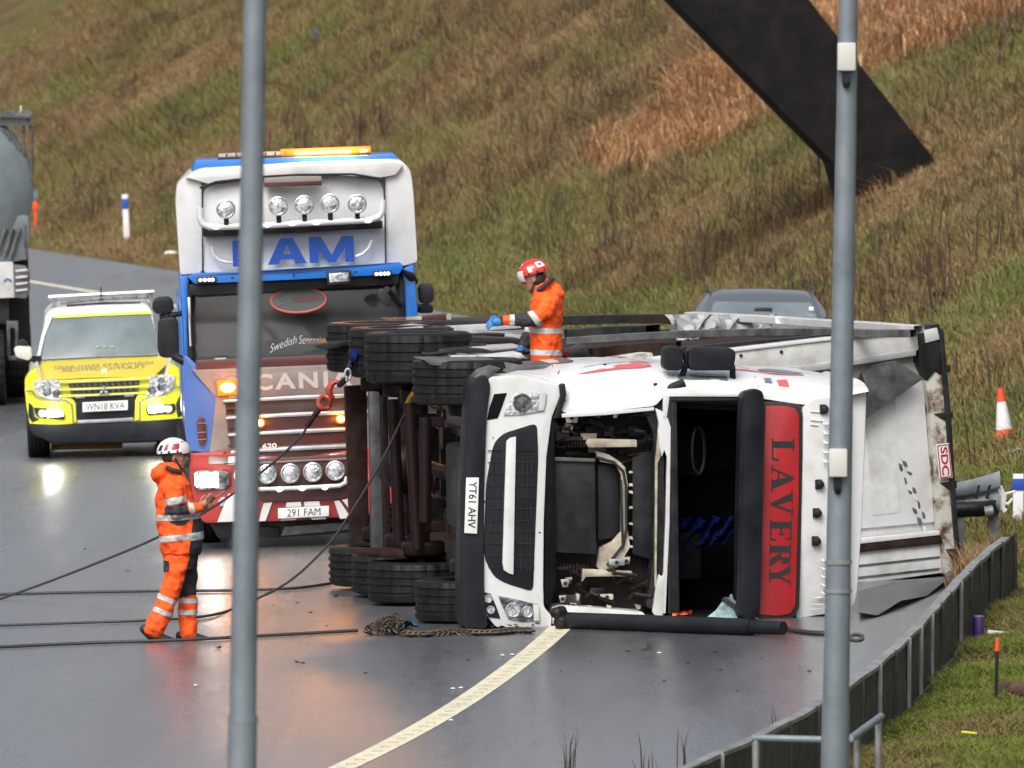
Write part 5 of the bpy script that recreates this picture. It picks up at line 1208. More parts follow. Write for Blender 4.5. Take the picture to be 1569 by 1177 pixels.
jp('underside', [(200, 900), (1000, 890), (980, 945), (300, 965)], .4, 3.8, 'ink', .02)
for pts, y, m in (([(288, 958), (690, 948), (692, 978), (290, 988)], .9, 'yellowboard'), ([(290, 990), (690, 980), (690, 992), (290, 1004)], .88, 'alu')): jp('undertray_board', pts, y, y + .1, m, .006)
for x, y_ in ((-.78, .85), (.78, .85), (-.78, 3.6), (.78, 3.6)): wheel(car4, (x, y_, .39), (1, 0, 0), .39, .27, .22, M['alu'], out=(-1 if x < 0 else 1))
jp('mirror', [(76, 420), (100, 404), (176, 410), (182, 470), (160, 490), (90, 470)], .9, 1.15, 'white', .03, .03)
jp('mirror_base', [(96, 385), (125, 366), (154, 385), (156, 408), (96, 408)], .95, 1.1, 'black', .03, .02)
jp('mirror_base', [(90, 474), (180, 474), (200, 484), (180, 494), (100, 490)], .92, 1.1, 'black', .01)
MB().tube([J.q3(*Z(186, 480), 1.0), J.q3(*Z(222, 478), 1.1)], .04, 8).build('mirror_base', M['black'], car4)
for x, y in ((282, 795), (880, 765)):
    o = point_lamp('fog_lamp_glow', jq(x, y, -.3), 3, (1, .95, .85), .1); o.parent = car4

# ------------------------------------------------------------------ dark car beyond the trailer
c0 = P(1175, 635, 140); c0.z = float(ground(c0.x, c0.y))
CR = (0, .012, math.radians(1))
Cf = Frame(c0, CR)
dcar = empty('parked_car', Cf.loc, CR, label='dark grey car half hidden behind the overturned trailer', cat='car')
def carsec(y, zb, zt, hw_b, hw_t): return [Vector((x, y, z)) for x, z in ((-hw_b, zb), (-hw_b, zb + .25), (-hw_b * .98, zb + (zt - zb) * .6), (-hw_t, zt - .03), (-hw_t * .8, zt), (0, zt + .015), (hw_t * .8, zt), (hw_t, zt - .03), (hw_b * .98, zb + (zt - zb) * .6), (hw_b, zb + .25), (hw_b, zb))]
H = Cf.q(1175, 447, 1.8)[1]
bodyp = mat('dark_grey_car_paint', (.075, .082, .095), .28, coat=.6)
MB().grid([carsec(*a) for a in ((0, .35, .75, .78, .7), (.15, .3, .92, .88, .76), (1.1, .28, 1.05, .92, .78), (3.6, .28, 1.08, .92, .8), (4.3, .3, 1.05, .9, .78), (4.45, .4, .95, .8, .7))]).build('body', bodyp, dcar, bevel=.0)
hwb, hwt = .82, .64
gh = [carsec(1.15, 1.0, 1.06, .80, .76), carsec(2.0, 1.0, H - .06, .84, .66), carsec(2.4, 1.0, H, .84, .64), carsec(3.3, 1.0, H - .02, .84, .64), carsec(4.1, 1.0, 1.1, .8, .7)]
MB().grid(gh).build('roof', bodyp, dcar)
wq = [Cf.q3(u, v, y) for u, v, y in ((1091, 474, 1.45), (1104, 459, 1.75), (1252, 461, 1.75), (1264, 478, 1.45))]
rows = [[Vector((-.70 + 1.4 * s_, 1.02 + .85 * t - .12 * math.sin(math.pi * s_), 1.06 + (H - .13 - 1.06) * t)) * 1 for s_ in np.linspace(0, 1, 11)] for t in np.linspace(0, 1, 5)]
for t, r in zip(np.linspace(0, 1, 5), rows):
    for p in r: p.x *= (1.08 - .22 * t)
MB().grid(rows).build('windscreen', M['glassgrey'], dcar)
MB().box((.0, 1.55, H - .22), (.22, .05, .06)).build('rear_view_mirror', M['ink'], dcar, bevel=.01)
MB().box((.60, 1.62, H - .20), (.06, .02, .05)).build('tax_label', M['plate'], dcar)
for x in (-.66, .66): MB().tube([(x * 1.02, 2.2, H - .02), (x, 2.6, H + .03), (x, 3.6, H + .02)], .018, 6).build('roof_rail', M['ink'], dcar)
for x in (-.8, .8):
    for y_ in (.9, 3.5): wheel(dcar, (x, y_, .33), (1, 0, 0), .33, .22, .2, M['alu'], 24, out=(-1 if x < 0 else 1))
for x in (-.62, .62): MB().ell((x, .03, .72), (.18, .06, .08)).build('headlight', M['lens'], dcar)
MB().box((0, .0, .55), (1.0, .06, .2)).build('grille', M['ink'], dcar, bevel=.02)
for x, u in ((-1, 1080), (1, 1271)):
    MB().ell((x * .98, 1.25, 1.12), (.12, .06, .075)).build('mirror', bodyp, dcar)

# ------------------------------------------------------------------ tanker at the left edge
k0 = G(2, 622)
KR = (0, -.03, math.radians(3))
Kf = Frame(k0, KR)
tk_ = empty('tanker_lorry', Kf.loc, KR, label='blue grey tanker lorry cut off by the left edge', cat='lorry')
def kp(name, pts, y0, y1, m, bevel=.012, r=0., parent=None): return part(name, Kf, pts, y0, y1, M[m], parent or tk_, bevel, r)
cx, cz = Kf.q(-88, 292, .5); rx = Kf.q(50, 292, .5)[0] - cx
MB().lathe([(0, -.12), (rx * .5, -.10), (rx * .85, -.03), (rx, .12), (rx, 7.0), (rx * .8, 7.2), (0, 7.3)], (cx, .5, cz), (0, 1, 0), 48).build('tank', M['tank'], tk_)
for y_ in (.75, 1.2, 1.65, 2.2): MB().lathe([(rx + .004, -.03), (rx + .018, -.02), (rx + .018, .02), (rx + .004, .03)], (cx, .5 + y_, cz), (0, 1, 0), 48, cap=False).build('tank_hoop', M['tank'], tk_)
gw = MB()
gw.tube([Kf.q3(-60, 172, .6), Kf.q3(46, 178, .6)], .03, 8).tube([Kf.q3(-60, 186, .6), Kf.q3(46, 190, .6)], .02, 8).tube([Kf.q3(42, 178, .6), Kf.q3(47, 196, .6), Kf.q3(49, 210, .6), Kf.q3(48, 276, .6)], .022, 8).tube([Kf.q3(36, 190, .6), Kf.q3(37, 240, .6)], .018, 8)
gw.build('gantry_rail', M['steelgrey'], tk_)
for k in range(9): kp('gantry_bracket', [(-4 + k * 6, 170), (0 + k * 6, 170), (1 + k * 6, 192), (-5 + k * 6, 194)], .55, .62, 'steelgrey', .004)
kp('gantry_plate', [(-60, 170), (46, 176), (46, 182), (-60, 178)], .5, 1.5, 'steelgrey', .01)
for a, b_ in (((2, 196), (16, 215)), ((12, 194), (30, 228)), ((26, 192), (34, 200))): MB().tube([Kf.q3(*a, .55), Kf.q3(*b_, .55)], .02, 6).build('gantry_strut', M['steelgrey'], tk_)
MB().tube([Kf.q3(32, 178, .6), Kf.q3(32, 162, .6)], .016, 8).build('gantry_post', M['greyed'], tk_)
kp('tank_cradle', [(-60, 330), (44, 330), (46, 352), (42, 398), (0, 406), (-60, 406)], .5, 1.2, 'tank', .03)
for u in (8, 20, 30): MB().tube([Kf.q3(u, 350, .45), Kf.q3(u - 14, 395, .45)], .03, 8).build('cradle_pipe', M['steelgrey'], tk_)
MB().tube([Kf.q3(38, 345, .5), Kf.q3(40, 398, .5)], .018, 6).build('cradle_strut', M['steelgrey'], tk_)
kp('rear_fender', [(-60, 404), (20, 402), (24, 456), (-60, 460)], .1, .5, 'greyed', .02, .02)
mg = kp('mudguard', [(20, 406), (40, 408), (46, 418), (46, 446), (40, 458), (22, 456)], .05, .5, 'steelgrey', .03, .03)
for k in range(4): MB().tube([Kf.q3(24, 416 + k * 10, .045), Kf.q3(42, 414 + k * 10, .045)], .018, 6).build('mudguard_rib', M['greyed'], mg)
o_ = Kf.q3(6, 433, .095); MB().tube([Kf.q3(u, v, .09) for u, v in ((6, 431), (10, 427), (14, 428), (17, 431))], .012, 5).build('fender_mark', M['blueletter'], tk_)
for u0, v0, rr, y in ((2, 560, 0, 0.),):
    pass
xw = Kf.q(49, 540, 1.4)[0]
for x, y_ in ((xw - .19, 1.4), (xw - .58, 1.4), (xw - .25, 2.75), (xw - .19, 4.1)): wheel(tk_, (x, y_, .56), (1, 0, 0), .52, .36 if x > xw - .3 else .3, .3, M['grease'], out=1)
xf = Kf.q(8, 540, .2)[0]
wheel(tk_, (xf - .18, .25, .5), (1, 0, 0), .52, .34, .3, M['alu'], out=1)
kp('light_bracket', [(10, 492), (28, 492), (28, 552), (12, 552), (12, 546), (23, 545), (23, 503), (16, 503), (16, 545), (10, 545)], .3, .5, 'steelgrey', .01)
kp('inner_body', [(-70, 380), (43, 384), (46, 500), (42, 560), (-70, 580)], .9, 6.5, 'grease', .02)
MB().box((cx, 4.0, .95), (1.0, 7.5, .3)).build('chassis_frame', M['grease'], tk_, bevel=.02)
for y_ in (1.4, 2.75, 4.1): wheel(tk_, (2 * cx - xw + .19, y_, .56), (1, 0, 0), .52, .36, .3, M['grease'], out=-1)
for y_ in (1.2, 5.8): MB().box((cx, y_, 1.35), (1.7, 1.2, .55)).build('tank_saddle', M['steelgrey'], tk_, bevel=.03)
# ------------------------------------------------------------------ people
def evaluated(o, name, m, parent, disp=0., dscale=9., seed=0):
    dg = bpy.context.evaluated_depsgraph_get()
    me = bpy.data.meshes.new_from_object(o.evaluated_get(dg))
    old = o.data; bpy.data.objects.remove(o); bpy.data.meshes.remove(old)
    me.name = name; me.materials.clear(); me.materials.append(m)
    n = len(me.vertices)
    if disp:
        co = np.empty(n * 3); me.vertices.foreach_get('co', co); co = co.reshape(-1, 3)
        no = np.empty(n * 3); me.vertices.foreach_get('normal', no); no = no.reshape(-1, 3)
        w = fbm(co[:, 0] * dscale * .8 + co[:, 1] * 3 + seed, co[:, 2] * dscale + co[:, 1] * dscale * .6, 3) - .5
        w2 = np.abs(fbm(co[:, 0] * dscale * 1.4 + co[:, 2] * dscale * .9 + seed, co[:, 2] * dscale * 1.3 - co[:, 0] * 5, 2) - .5)
        co = co + no * ((w * 1.3 - w2 * 1.1) * disp)[:, None]
        me.vertices.foreach_set('co', co.ravel())
    me.polygons.foreach_set('use_smooth', [True] * len(me.polygons))
    ob = bpy.data.objects.new(name, me); COL.objects.link(ob); ob.parent = parent
    return ob
def fuse(mb, name, m, parent, voxel=.012, it=4, disp=0., dscale=9., seed=0):
    o = mb.build('tmp', m, None, weld=False)
    r = o.modifiers.new('r', 'REMESH'); r.mode = 'VOXEL'; r.voxel_size = voxel
    s = o.modifiers.new('s', 'SMOOTH'); s.iterations = it; s.factor = .5
    return evaluated(o, name, m, parent, disp, dscale, seed)
def piece(src, planes, centre, radius, inflate, m, name, parent):
    """a band or panel cut from a garment: keep what lies inside all planes (p, outward n) near the centre"""
    bm = bmesh.new(); bm.from_mesh(src.data)
    dl = [v for v in bm.verts if (v.co - centre).length > radius]; bmesh.ops.delete(bm, geom=dl, context='VERTS')
    for p, n in planes:
        bmesh.ops.bisect_plane(bm, geom=bm.verts[:] + bm.edges[:] + bm.faces[:], plane_co=p, plane_no=n, clear_outer=True)
    bm.normal_update()
    for v in bm.verts: v.co += v.normal * inflate
    me = bpy.data.meshes.new(name); bm.to_mesh(me); bm.free(); me.materials.clear(); me.materials.append(m)
    me.polygons.foreach_set('use_smooth', [True] * len(me.polygons))
    o = bpy.data.objects.new(name, me); COL.objects.link(o); o.parent = parent
    return o
def slab(src, p, d, hw, radius, inflate, m, name, parent):
    d = Vector(d).normalized(); p = Vector(p)
    return piece(src, [(p + d * hw, d), (p - d * hw, -d)], p, radius, inflate, m, name, parent)
def limb(mb, pts, rs, n=14):
    mb.tube(pts, rs, n)
    for p, r in zip(pts, rs): mb.ell(p, (r, r, r), 12, 8)
def rings(mb, rr, n=24):
    """rr: (centre, half along x, half along y)"""
    rows = [[c + Vector((a * math.cos(t) * (1 if abs(math.cos(t)) < .7 else 1), b * math.sin(t), 0)) for t in (2 * math.pi * k / n for k in range(n))] for c, a, b in rr]
    mb.grid(rows, close=True); o = len(mb.v) - n * len(rr)
    mb.f += [tuple(o + k for k in range(n)), tuple(o + n * (len(rr) - 1) + k for k in range(n))]; mb.m += [0, 0]
def hand(mb, wrist, knuckle, up, curl, thumb):
    """palm and five separate bent fingers; curl: direction the fingers bend to"""
    w, k = Vector(wrist), Vector(knuckle); f = (k - w).normalized(); up = Vector(up); up = (up - f * up.dot(f)).normalized(); side = f.cross(up); c = Vector(curl).normalized()
    mb.tube([w, w + (k - w) * .5, k], [.03, .037, .034], 10)
    mb.ell((w + k) / 2, (.042, .028, .042))
    for i, L_ in enumerate((.066, .076, .072, .056)):
        b = k + up * (.030 - .020 * i) - f * .008
        m_ = b + f * L_ * .5 + c * L_ * .15; t = m_ + f * L_ * .28 + c * L_ * .42
        mb.tube([b, m_, t], [.0100, .0092, .0078], 8); mb.ell(t, (.0078,) * 3, 8, 6)
    tb = w + (k - w) * .35 + up * .03; tm = tb + up * .028 + f * .022; te = tm + f * .035 + c * .012
    mb.tube([tb, tm, te], [.0125, .011, .009], 8); mb.ell(te, (.009,) * 3, 8, 6)
def head(mb, c, face, tilt=0.):
    """head with brow, eye sockets, nose, mouth, chin and ears; face = +1 looks to +x, -1 to -x"""
    q_ = lambda x, y, z: Vector(c) + Matrix.Rotation(tilt * face, 3, 'Y') @ Vector((x * face, y, z))
    mb.ell(c, (.098, .078, .112)); mb.ell(q_(.022, 0, -.055), (.075, .06, .075)); mb.ell(q_(.062, 0, -.098), (.03, .034, .026))
    mb.tube([q_(.088, 0, .012), q_(.108, 0, -.022), q_(.114, 0, -.034)], [.010, .013, .015], 8); mb.ell(q_(.108, 0, -.036), (.016, .018, .011))
    mb.ell(q_(.084, 0, .022), (.018, .055, .012)); mb.ell(q_(.086, 0, -.062), (.017, .026, .007)); mb.ell(q_(.085, 0, -.074), (.016, .023, .007))
    for s in (-1, 1): mb.ell(q_(-.005, .076 * s, -.025), (.018, .012, .03)); mb.ell(q_(.06, .04 * s, -.035), (.022, .022, .02))
    return q_
def helmet(name, c, face, tilt, m, parent, decals):
    R_ = Matrix.Rotation(tilt * face, 3, 'Y'); C_ = Vector(c)
    rows = []
    for a in np.linspace(.04, 1.62, 12):
        rows.append([C_ + R_ @ Vector(((.145 + (.012 if math.cos(b) > .5 and a > 1.5 else 0)) * math.sin(a) * math.cos(b) * face, .118 * math.sin(a) * math.sin(b), .125 * math.cos(a))) for b in np.linspace(0, 2 * math.pi, 33)[:-1]])
    rows += [[C_ + (p - C_) * .93 + Vector((0, 0, .006)) for p in rows[-1]]]
    h = MB().grid(rows, close=True).build(name, m, parent, ang=60)
    def patch(a0, a1, b0, b1, mm, nm, sk=0.):
        rr = []
        for a in np.linspace(a0, a1, 5): rr.append([C_ + R_ @ Vector((.1465 * math.sin(a) * math.cos(b) * face, -.1195 * math.sin(a) * math.sin(b), .1265 * math.cos(a))) for b in np.linspace(b0 + sk * (a - a0), b1 + sk * (a - a0), 6)])
        MB().grid(rr).build(nm, mm, h)
    for d in decals: patch(*d)
    patch(1.46, 1.62, .15, 2.9, M['ink'], 'rim_trim')
    return h, R_, C_
# ---- worker with the white helmet standing on the road
f0 = G(263, 980)
A = Frame(f0, (0, 0, 0))
wa = empty('person', A.loc, label='person in white helmet and orange hi-vis suit standing on the wet road', cat='person')
a3 = A.q3
bd_ = MB()
hd_c = a3(268, 697)
qh = head(bd_, hd_c, 1, .05)
limb(bd_, [a3(264, 712), a3(262, 735)], [.062, .07])
rings(bd_, [(a3(266, 738), .12, .18), (a3(274, 790), .14, .17), (a3(277, 845), .13, .16), (a3(277, 870), .12, .15)])
limb(bd_, [a3(272, 866, -.09), a3(259, 915, -.09), a3(235, 965, -.1)], [.08, .06, .045]); limb(bd_, [a3(283, 866, .09), a3(286, 915, .09), a3(287, 970, .1)], [.08, .06, .045])
for y0, y1, v_ in ((-.23, -.16, 0), (.23, .12, 3)):
    limb(bd_, [a3(263, 748, y0), a3(269, 786, y0 - .03 * np.sign(y0) * -1), a3(304, 777 + v_, y1)], [.05, .042, .032])
hand(bd_, a3(306, 776, -.15), a3(316, 769, -.13), (0, -.4, 1), (.2, .5, .5), 1); hand(bd_, a3(306, 780, .11), a3(318, 774, .1), (0, .3, 1), (.2, -.5, .5), 1)
fuse(bd_, 'body', M['skin'], wa, .0065, 2)
for s in (-1, 1): MB().ell(qh(.091, .034 * s, .004), (.008, .011, .008), 10, 8).build('eye', M['ink'], wa)
MB().ell(qh(-.035, 0, -.01), (.082, .082, .085)).build('hair', M['hair'], wa)
jk = MB()
rings(jk, [(a3(267, 730), .10, .15), (a3(267, 742), .155, .225), (a3(268, 765), .175, .245), (a3(272, 790), .20, .25), (a3(276, 815), .205, .25), (a3(277, 838), .19, .245), (a3(277, 850), .165, .235)])
limb(jk, [a3(264, 720), a3(266, 735)], [.095, .12])
jk.ell(a3(245, 727), (.085, .15, .075), 16, 10, (0, .5, 0)); jk.ell(a3(250, 718), (.06, .12, .05))
limb(jk, [a3(264, 750, -.20), a3(268, 768, -.25), a3(271, 784, -.26), a3(286, 781, -.22), a3(304, 776, -.17)], [.095, .085, .078, .07, .056])
limb(jk, [a3(266, 750, .20), a3(272, 785, .25), a3(304, 780, .14)], [.095, .078, .056])
jacket = fuse(jk, 'jacket', M['orange'], wa, .011, 5, .032, 9, 3)
limb_c = lambda u, v, y=0: a3(u, v, y)
for v0, v1 in ((793, 789), (826, 818)):
    d = (a3(310, v1) - a3(240, v0)); n = Vector((-d.z, 0, d.x)).normalized(); slab(jacket, a3(275, (v0 + v1) / 2), n, .026, .36, .004, M['reflect'], 'reflective_band', wa)
slab(jacket, a3(269, 767, -.26), a3(263, 750) - a3(270, 784), .028, .115, .005, M['reflect'], 'reflective_band', wa)
slab(jacket, a3(294, 779, -.20), a3(304, 776) - a3(280, 782), .022, .10, .005, M['reflect'], 'reflective_band', wa)
pa, pb = a3(269, 772, -.26), a3(289, 780, -.21)
piece(jacket, [(a3(269, 772), (a3(263, 750) - a3(270, 784)).normalized()), (a3(290, 780), (a3(304, 776) - a3(280, 782)).normalized()), (a3(0, 0, -.17), Vector((0, 1, 0)))], a3(275, 781, -.26), .15, .003, M['navy'], 'sleeve_patch', wa)
piece(jacket, [(a3(296, 800), Vector((-1, 0, .12)).normalized()), (a3(270, 786), Vector((0, 0, 1)))], a3(312, 815), .34, .003, M['navy'], 'dark_front_panel', wa)
piece(jacket, [(a3(296, 800), Vector((-1, 0, .12)).normalized()), (a3(310, 818), Vector((-.12, 0, 1)).normalized()), (a3(310, 825), Vector((.12, 0, -1)).normalized())], a3(312, 821), .32, .006, M['reflect'], 'reflective_band', wa)
MB().tube([a3(255, 716, -.10), a3(262, 720, -.12), a3(270, 722, -.11), a3(277, 724, -.07)], .022, 8).build('collar', M['navy'], wa)
tr = MB()
rings(tr, [(a3(277, 838), .165, .21), (a3(277, 856), .155, .21), (a3(277, 872), .145, .205)])
limb(tr, [a3(271, 866, -.10), a3(266, 890, -.10), a3(258, 915, -.10), a3(247, 940, -.105), a3(236, 965, -.11)], [.108, .105, .098, .095, .092])
limb(tr, [a3(284, 866, .10), a3(285, 890, .10), a3(287, 915, .10), a3(288, 945, .10), a3(288, 970, .10)], [.108, .105, .098, .092, .09])
trs = fuse(tr, 'trousers', M['orange'], wa, .011, 4, .034, 8, 8)
ld = (a3(266, 890) - a3(236, 966))
for u, v in ((257, 918), (249, 937)): slab(trs, a3(u, v, -.1), ld, .022, .155, .005, M['reflect'], 'reflective_band', wa)
for u, v in ((288, 920), (288, 938)): slab(trs, a3(u, v, .1), (0, 0, 1), .022, .155, .004, M['reflect'], 'reflective_band', wa)
piece(trs, [(a3(284, 880), Vector((-1, 0, .25)).normalized()), (a3(278, 916), Vector((.25, 0, -1)).normalized())], a3(292, 885), .28, .003, M['navy'], 'dark_thigh_panel', wa)
piece(trs, [(a3(262, 880), Vector((1, 0, .1)).normalized()), (a3(262, 875), Vector((0, 0, -1))), (a3(262, 858), Vector((0, 0, 1)))], a3(255, 866), .2, .004, M['navy'], 'back_pocket', wa)
for us, y in (([(221, 964), (230, 971), (246, 978), (264, 983)], -.11), ([(276, 974), (286, 976), (300, 978), (315, 980)], .10)):
    bt = MB(); limb(bt, [a3(*us[0], y), a3(*us[1], y), a3(*us[2], y), a3(*us[3], y)], [.042, .052, .047, .033]); limb(bt, [a3(us[1][0] + 1, us[1][1] - 12, y), a3(*us[1], y)], [.055, .05])
    fuse(bt, 'boot', M['boot'], wa, .009, 2)
hw, R_, C_ = helmet('helmet', a3(265, 697) + Vector((0, 0, .028)), 1, -.10, M['helmw'], wa, [(.95, 1.4, 1.0, 1.5, M['red'], 'helmet_mark', .3), (.95, 1.4, 1.75, 2.0, M['red'], 'helmet_mark', .3), (1.0, 1.4, 2.2, 2.55, M['ink'], 'helmet_mark', .3), (.8, 1.25, .45, .75, M['red'], 'helmet_mark', -.2)])
rows = [[C_ + R_ @ Vector((.155 * math.sin(a) * math.cos(b), .13 * math.sin(a) * math.sin(b), .13 * math.cos(a))) for b in np.linspace(-1.0, 1.0, 12)] for a in np.linspace(.95, 1.75, 6)]
MB().grid(rows).build('visor', M['visor'], hw)
MB().tube([a3(268, 702, -.085), a3(274, 712, -.075), a3(279, 721, -.03)], .007, 6).build('chin_strap', M['ink'], hw)
ph = MB().box(a3(323, 766, -.02), (.085, .012, .03), rot=(0, -.5, 0)).build('handset', M['ink'], None, bevel=.004)
ph.matrix_world = A.M.copy(); tag(ph, 'small black handset held by the worker in the white helmet', 'handset')
pn = MB().tube([a3(312, 776, .05), a3(345, 752, .08)], .008, 8).build('marker_stick', M['steelgrey'], None); pn.matrix_world = A.M.copy(); tag(pn, 'thin grey stick held by the worker in the white helmet', 'stick')

# ---- worker with the red helmet on the overturned lorry
fB = P(838, 712, 103.7)
B_ = Frame(fB, (0, 0, 0))
wb = empty('person', B_.loc, label='person in red helmet and orange hi-vis jacket up on the overturned lorry', cat='person')
b3 = B_.q3
bd_ = MB()
qh = head(bd_, b3(816, 424), -1, .30)
limb(bd_, [b3(822, 438), b3(832, 456)], [.062, .07])
rings(bd_, [(b3(838, 455), .12, .18), (b3(837, 510), .13, .17), (b3(836, 555), .13, .16), (b3(836, 580), .12, .15)])
for y in (-.1, .1): limb(bd_, [b3(837, 575, y), b3(835, 635, y), b3(838, 700, y)], [.085, .062, .045])
limb(bd_, [b3(840, 464, -.21), b3(822, 492, -.25), b3(772, 492, -.22)], [.05, .042, .032]); limb(bd_, [b3(838, 464, .21), b3(818, 505, .24), b3(800, 535, .18)], [.05, .042, .032])
fuse(bd_, 'body', M['skin'], wb, .0065, 2)
gl = MB(); limb(gl, [b3(772, 492, -.22), b3(765, 493, -.22)], [.04, .042]); hand(gl, b3(766, 493, -.22), b3(755, 494, -.22), (0, .3, 1), (-.2, .1, -1), 1)
fuse(gl, 'glove', M['glove'], wb, .006, 2)
gl = MB(); limb(gl, [b3(800, 532, .18), b3(798, 538, .17)], [.04, .042]); hand(gl, b3(798, 538, .17), b3(793, 548, .16), (0, .5, .6), (.3, -.3, -1), 1)
fuse(gl, 'glove', M['glove'], wb, .006, 2)
for s in (-1, 1): MB().ell(qh(.091, .034 * s, .004), (.008, .011, .008), 10, 8).build('eye', M['ink'], wb)
MB().ell(qh(-.04, 0, -.035), (.078, .083, .085)).build('hair', M['hair'], wb)
jk = MB()
rings(jk, [(b3(836, 447), .10, .15), (b3(838, 458), .14, .22), (b3(838, 480), .16, .24), (b3(837, 510), .155, .24), (b3(837, 540), .16, .24), (b3(836, 562), .165, .24), (b3(836, 572), .16, .235)])
limb(jk, [b3(829, 440), b3(835, 452)], [.085, .115]); jk.ell(b3(852, 448), (.075, .15, .085), 16, 10, (0, -.5, 0)); jk.ell(b3(842, 434), (.05, .11, .055), 16, 10, (0, -.7, 0))
limb(jk, [b3(842, 464, -.20), b3(834, 478, -.24), b3(822, 488, -.255), b3(800, 490, -.245), b3(772, 492, -.22)], [.098, .09, .082, .068, .052])
limb(jk, [b3(838, 464, .20), b3(818, 505, .24), b3(802, 532, .18)], [.095, .08, .055])
jacket = fuse(jk, 'jacket', M['orange'], wb, .011, 5, .032, 9, 21)
for v in (506, 539.5): slab(jacket, b3(838, v), (.02, 0, 1), .025, .30, .004, M['reflect'], 'reflective_band', wb)
slab(jacket, b3(817.5, 484, -.25), b3(838, 474) - b3(806, 498), .026, .13, .005, M['reflect'], 'reflective_band', wb)
slab(jacket, b3(785, 491.5, -.235), (1, 0, 0), .022, .1, .005, M['reflect'], 'reflective_band', wb)
piece(jacket, [(b3(814, 486), (b3(838, 474) - b3(806, 498)).normalized()), (b3(788, 490), Vector((-1, 0, 0)))], b3(802, 490, -.245), .14, .003, M['navy'], 'sleeve_patch', wb)
slab(jacket, b3(767, 492, -.22), (1, 0, 0), .022, .09, .003, M['navy'], 'cuff', wb)
piece(jacket, [(b3(812, 520), Vector((1, 0, .05)).normalized()), (b3(812, 508), Vector((0, 0, 1)))], b3(806, 535, .0), .34, .003, M['navy'], 'dark_front_panel', wb)
MB().tube([b3(824, 446, -.10), b3(832, 440, -.12), b3(842, 431, -.11), b3(846, 428, -.05)], .024, 8).build('collar', M['navy'], wb)
MB().tube([b3(834, 452, -.19), b3(846, 458, -.22), b3(850, 463, -.20)], .012, 6).build('shoulder_piping', M['reflect'], wb)
tr = MB(); rings(tr, [(b3(836, 562), .15, .21), (b3(836, 590), .14, .2)])
for y in (-.1, .1): limb(tr, [b3(837, 585, y), b3(835, 635, y), b3(838, 698, y)], [.108, .098, .09])
fuse(tr, 'trousers', M['orange'], wb, .012, 4, .03, 9, 5)
for y in (-.1, .1):
    bt = MB(); limb(bt, [b3(846, 706, y), b3(836, 706, y), b3(820, 708, y), b3(806, 709, y)], [.042, .05, .046, .034]); fuse(bt, 'boot', M['boot'], wb, .009, 2)
hw, R_, C_ = helmet('helmet', b3(816, 424) + Vector((.012, 0, .035)), -1, .26, M['helmr'], wb, [(.75, 1.25, 1.85, 2.5, M['plate'], 'helmet_mark', .1), (1.0, 1.45, 1.15, 1.4, M['plate'], 'helmet_mark', .3), (.55, .75, .3, .5, M['plate'], 'helmet_mark', 0.), (.9, 1.1, 2.05, 2.3, M['red'], 'helmet_mark', .1)])
rows = [[C_ + R_ @ Vector((-.158 * math.sin(a) * math.cos(b), .13 * math.sin(a) * math.sin(b), .13 * math.cos(a))) for b in np.linspace(-.9, .9, 12)] for a in np.linspace(1.2, 2.0, 6)]
MB().grid(rows).build('visor', M['visor'], hw)
MB().tube([b3(819, 432, -.085), b3(816, 442, -.07), b3(813, 449, -.03)], .008, 6).build('chin_strap', M['ink'], hw)
# a foot plate on the lorry carries him
fl = L.loc3(fB)
MB().box((fl.x, fl.y, fl.z - .045), (.8, .7, .05)).box((fl.x - .2, fl.y, fl.z - .2), (.1, .3, .3)).build('foot_plate', M['grease'], lorry, bevel=.008)

# ------------------------------------------------------------------ ropes, hook, chain and rags
def rope(path, r, label, name='winch_rope', cat='rope', m='cable', grp=None):
    pts = [Vector(p) for p in path]; o0 = pts[0].copy(); dense = []
    for i in range(len(pts) - 1):
        a, b, c, d = pts[max(i - 1, 0)], pts[i], pts[i + 1], pts[min(i + 2, len(pts) - 1)]
        for t in np.linspace(0, 1, 7)[:-1]:
            dense.append(.5 * ((2 * b) + (c - a) * t + (2 * a - 5 * b + 4 * c - d) * t * t + (3 * b - a - 3 * c + d) * t ** 3) - o0)
    dense.append(pts[-1] - o0)
    o = MB().tube(dense, r, 8).build(name, M[m], None, weld=False); o.location = o0
    return tag(o, label, cat, grp)
gz = lambda u, v, h=.02: G(u, v) + Vector((0, 0, h))
def air(pts, d0, d1):
    u0, u1 = pts[0][0], pts[-1][0]; return [P(u, v, d0 + (d1 - d0) * (u - u0) / (u1 - u0)) for u, v in pts]
dl_ = G(0, 918).y
rope(air([(-60, 940), (0, 918), (70, 893), (150, 862), (240, 824), (330, 775), (410, 716), (458, 672), (470, 654)], dl_, 106.0), .012, 'slack dark rope rising from the left to the red tow hook')
rope([gz(-60, 918), gz(0, 914), gz(120, 911), gz(250, 909), gz(360, 908), gz(450, 905), gz(508, 897)], .014, 'dark rope on the wet road ending at the overturned rear wheels')
rp3 = [gz(-60, 965), gz(0, 962), gz(120, 958), gz(230, 954), gz(320, 947), gz(372, 930)]
dd = rp3[-1].y
rope(rp3 + air([(372, 930), (440, 893), (500, 838), (540, 782), (580, 715), (610, 655), (634, 602)], dd, 104.8)[1:], .012, 'dark rope running up across the lorry underside to a yellow strap')
rope([gz(-60, 999), gz(0, 995), gz(130, 989), gz(280, 984), gz(420, 977), gz(548, 970)], .015, 'nearest dark rope on the road leading to the rusty chain')
rope(air([(624, 622), (630, 610), (637, 600), (640, 588)], 104.7, 104.3), .035, 'dirty yellow strap end at the top of the rope by the wheel', 'tow_strap', 'strap', 'yellowboard')
hk = empty('tow_hook', P(505, 605, 106), label='red tow hook hanging in front of the overturned rear wheels', cat='hook')
h3 = lambda u, v, y=0.: P(u, v, 106 + y) - hk.location
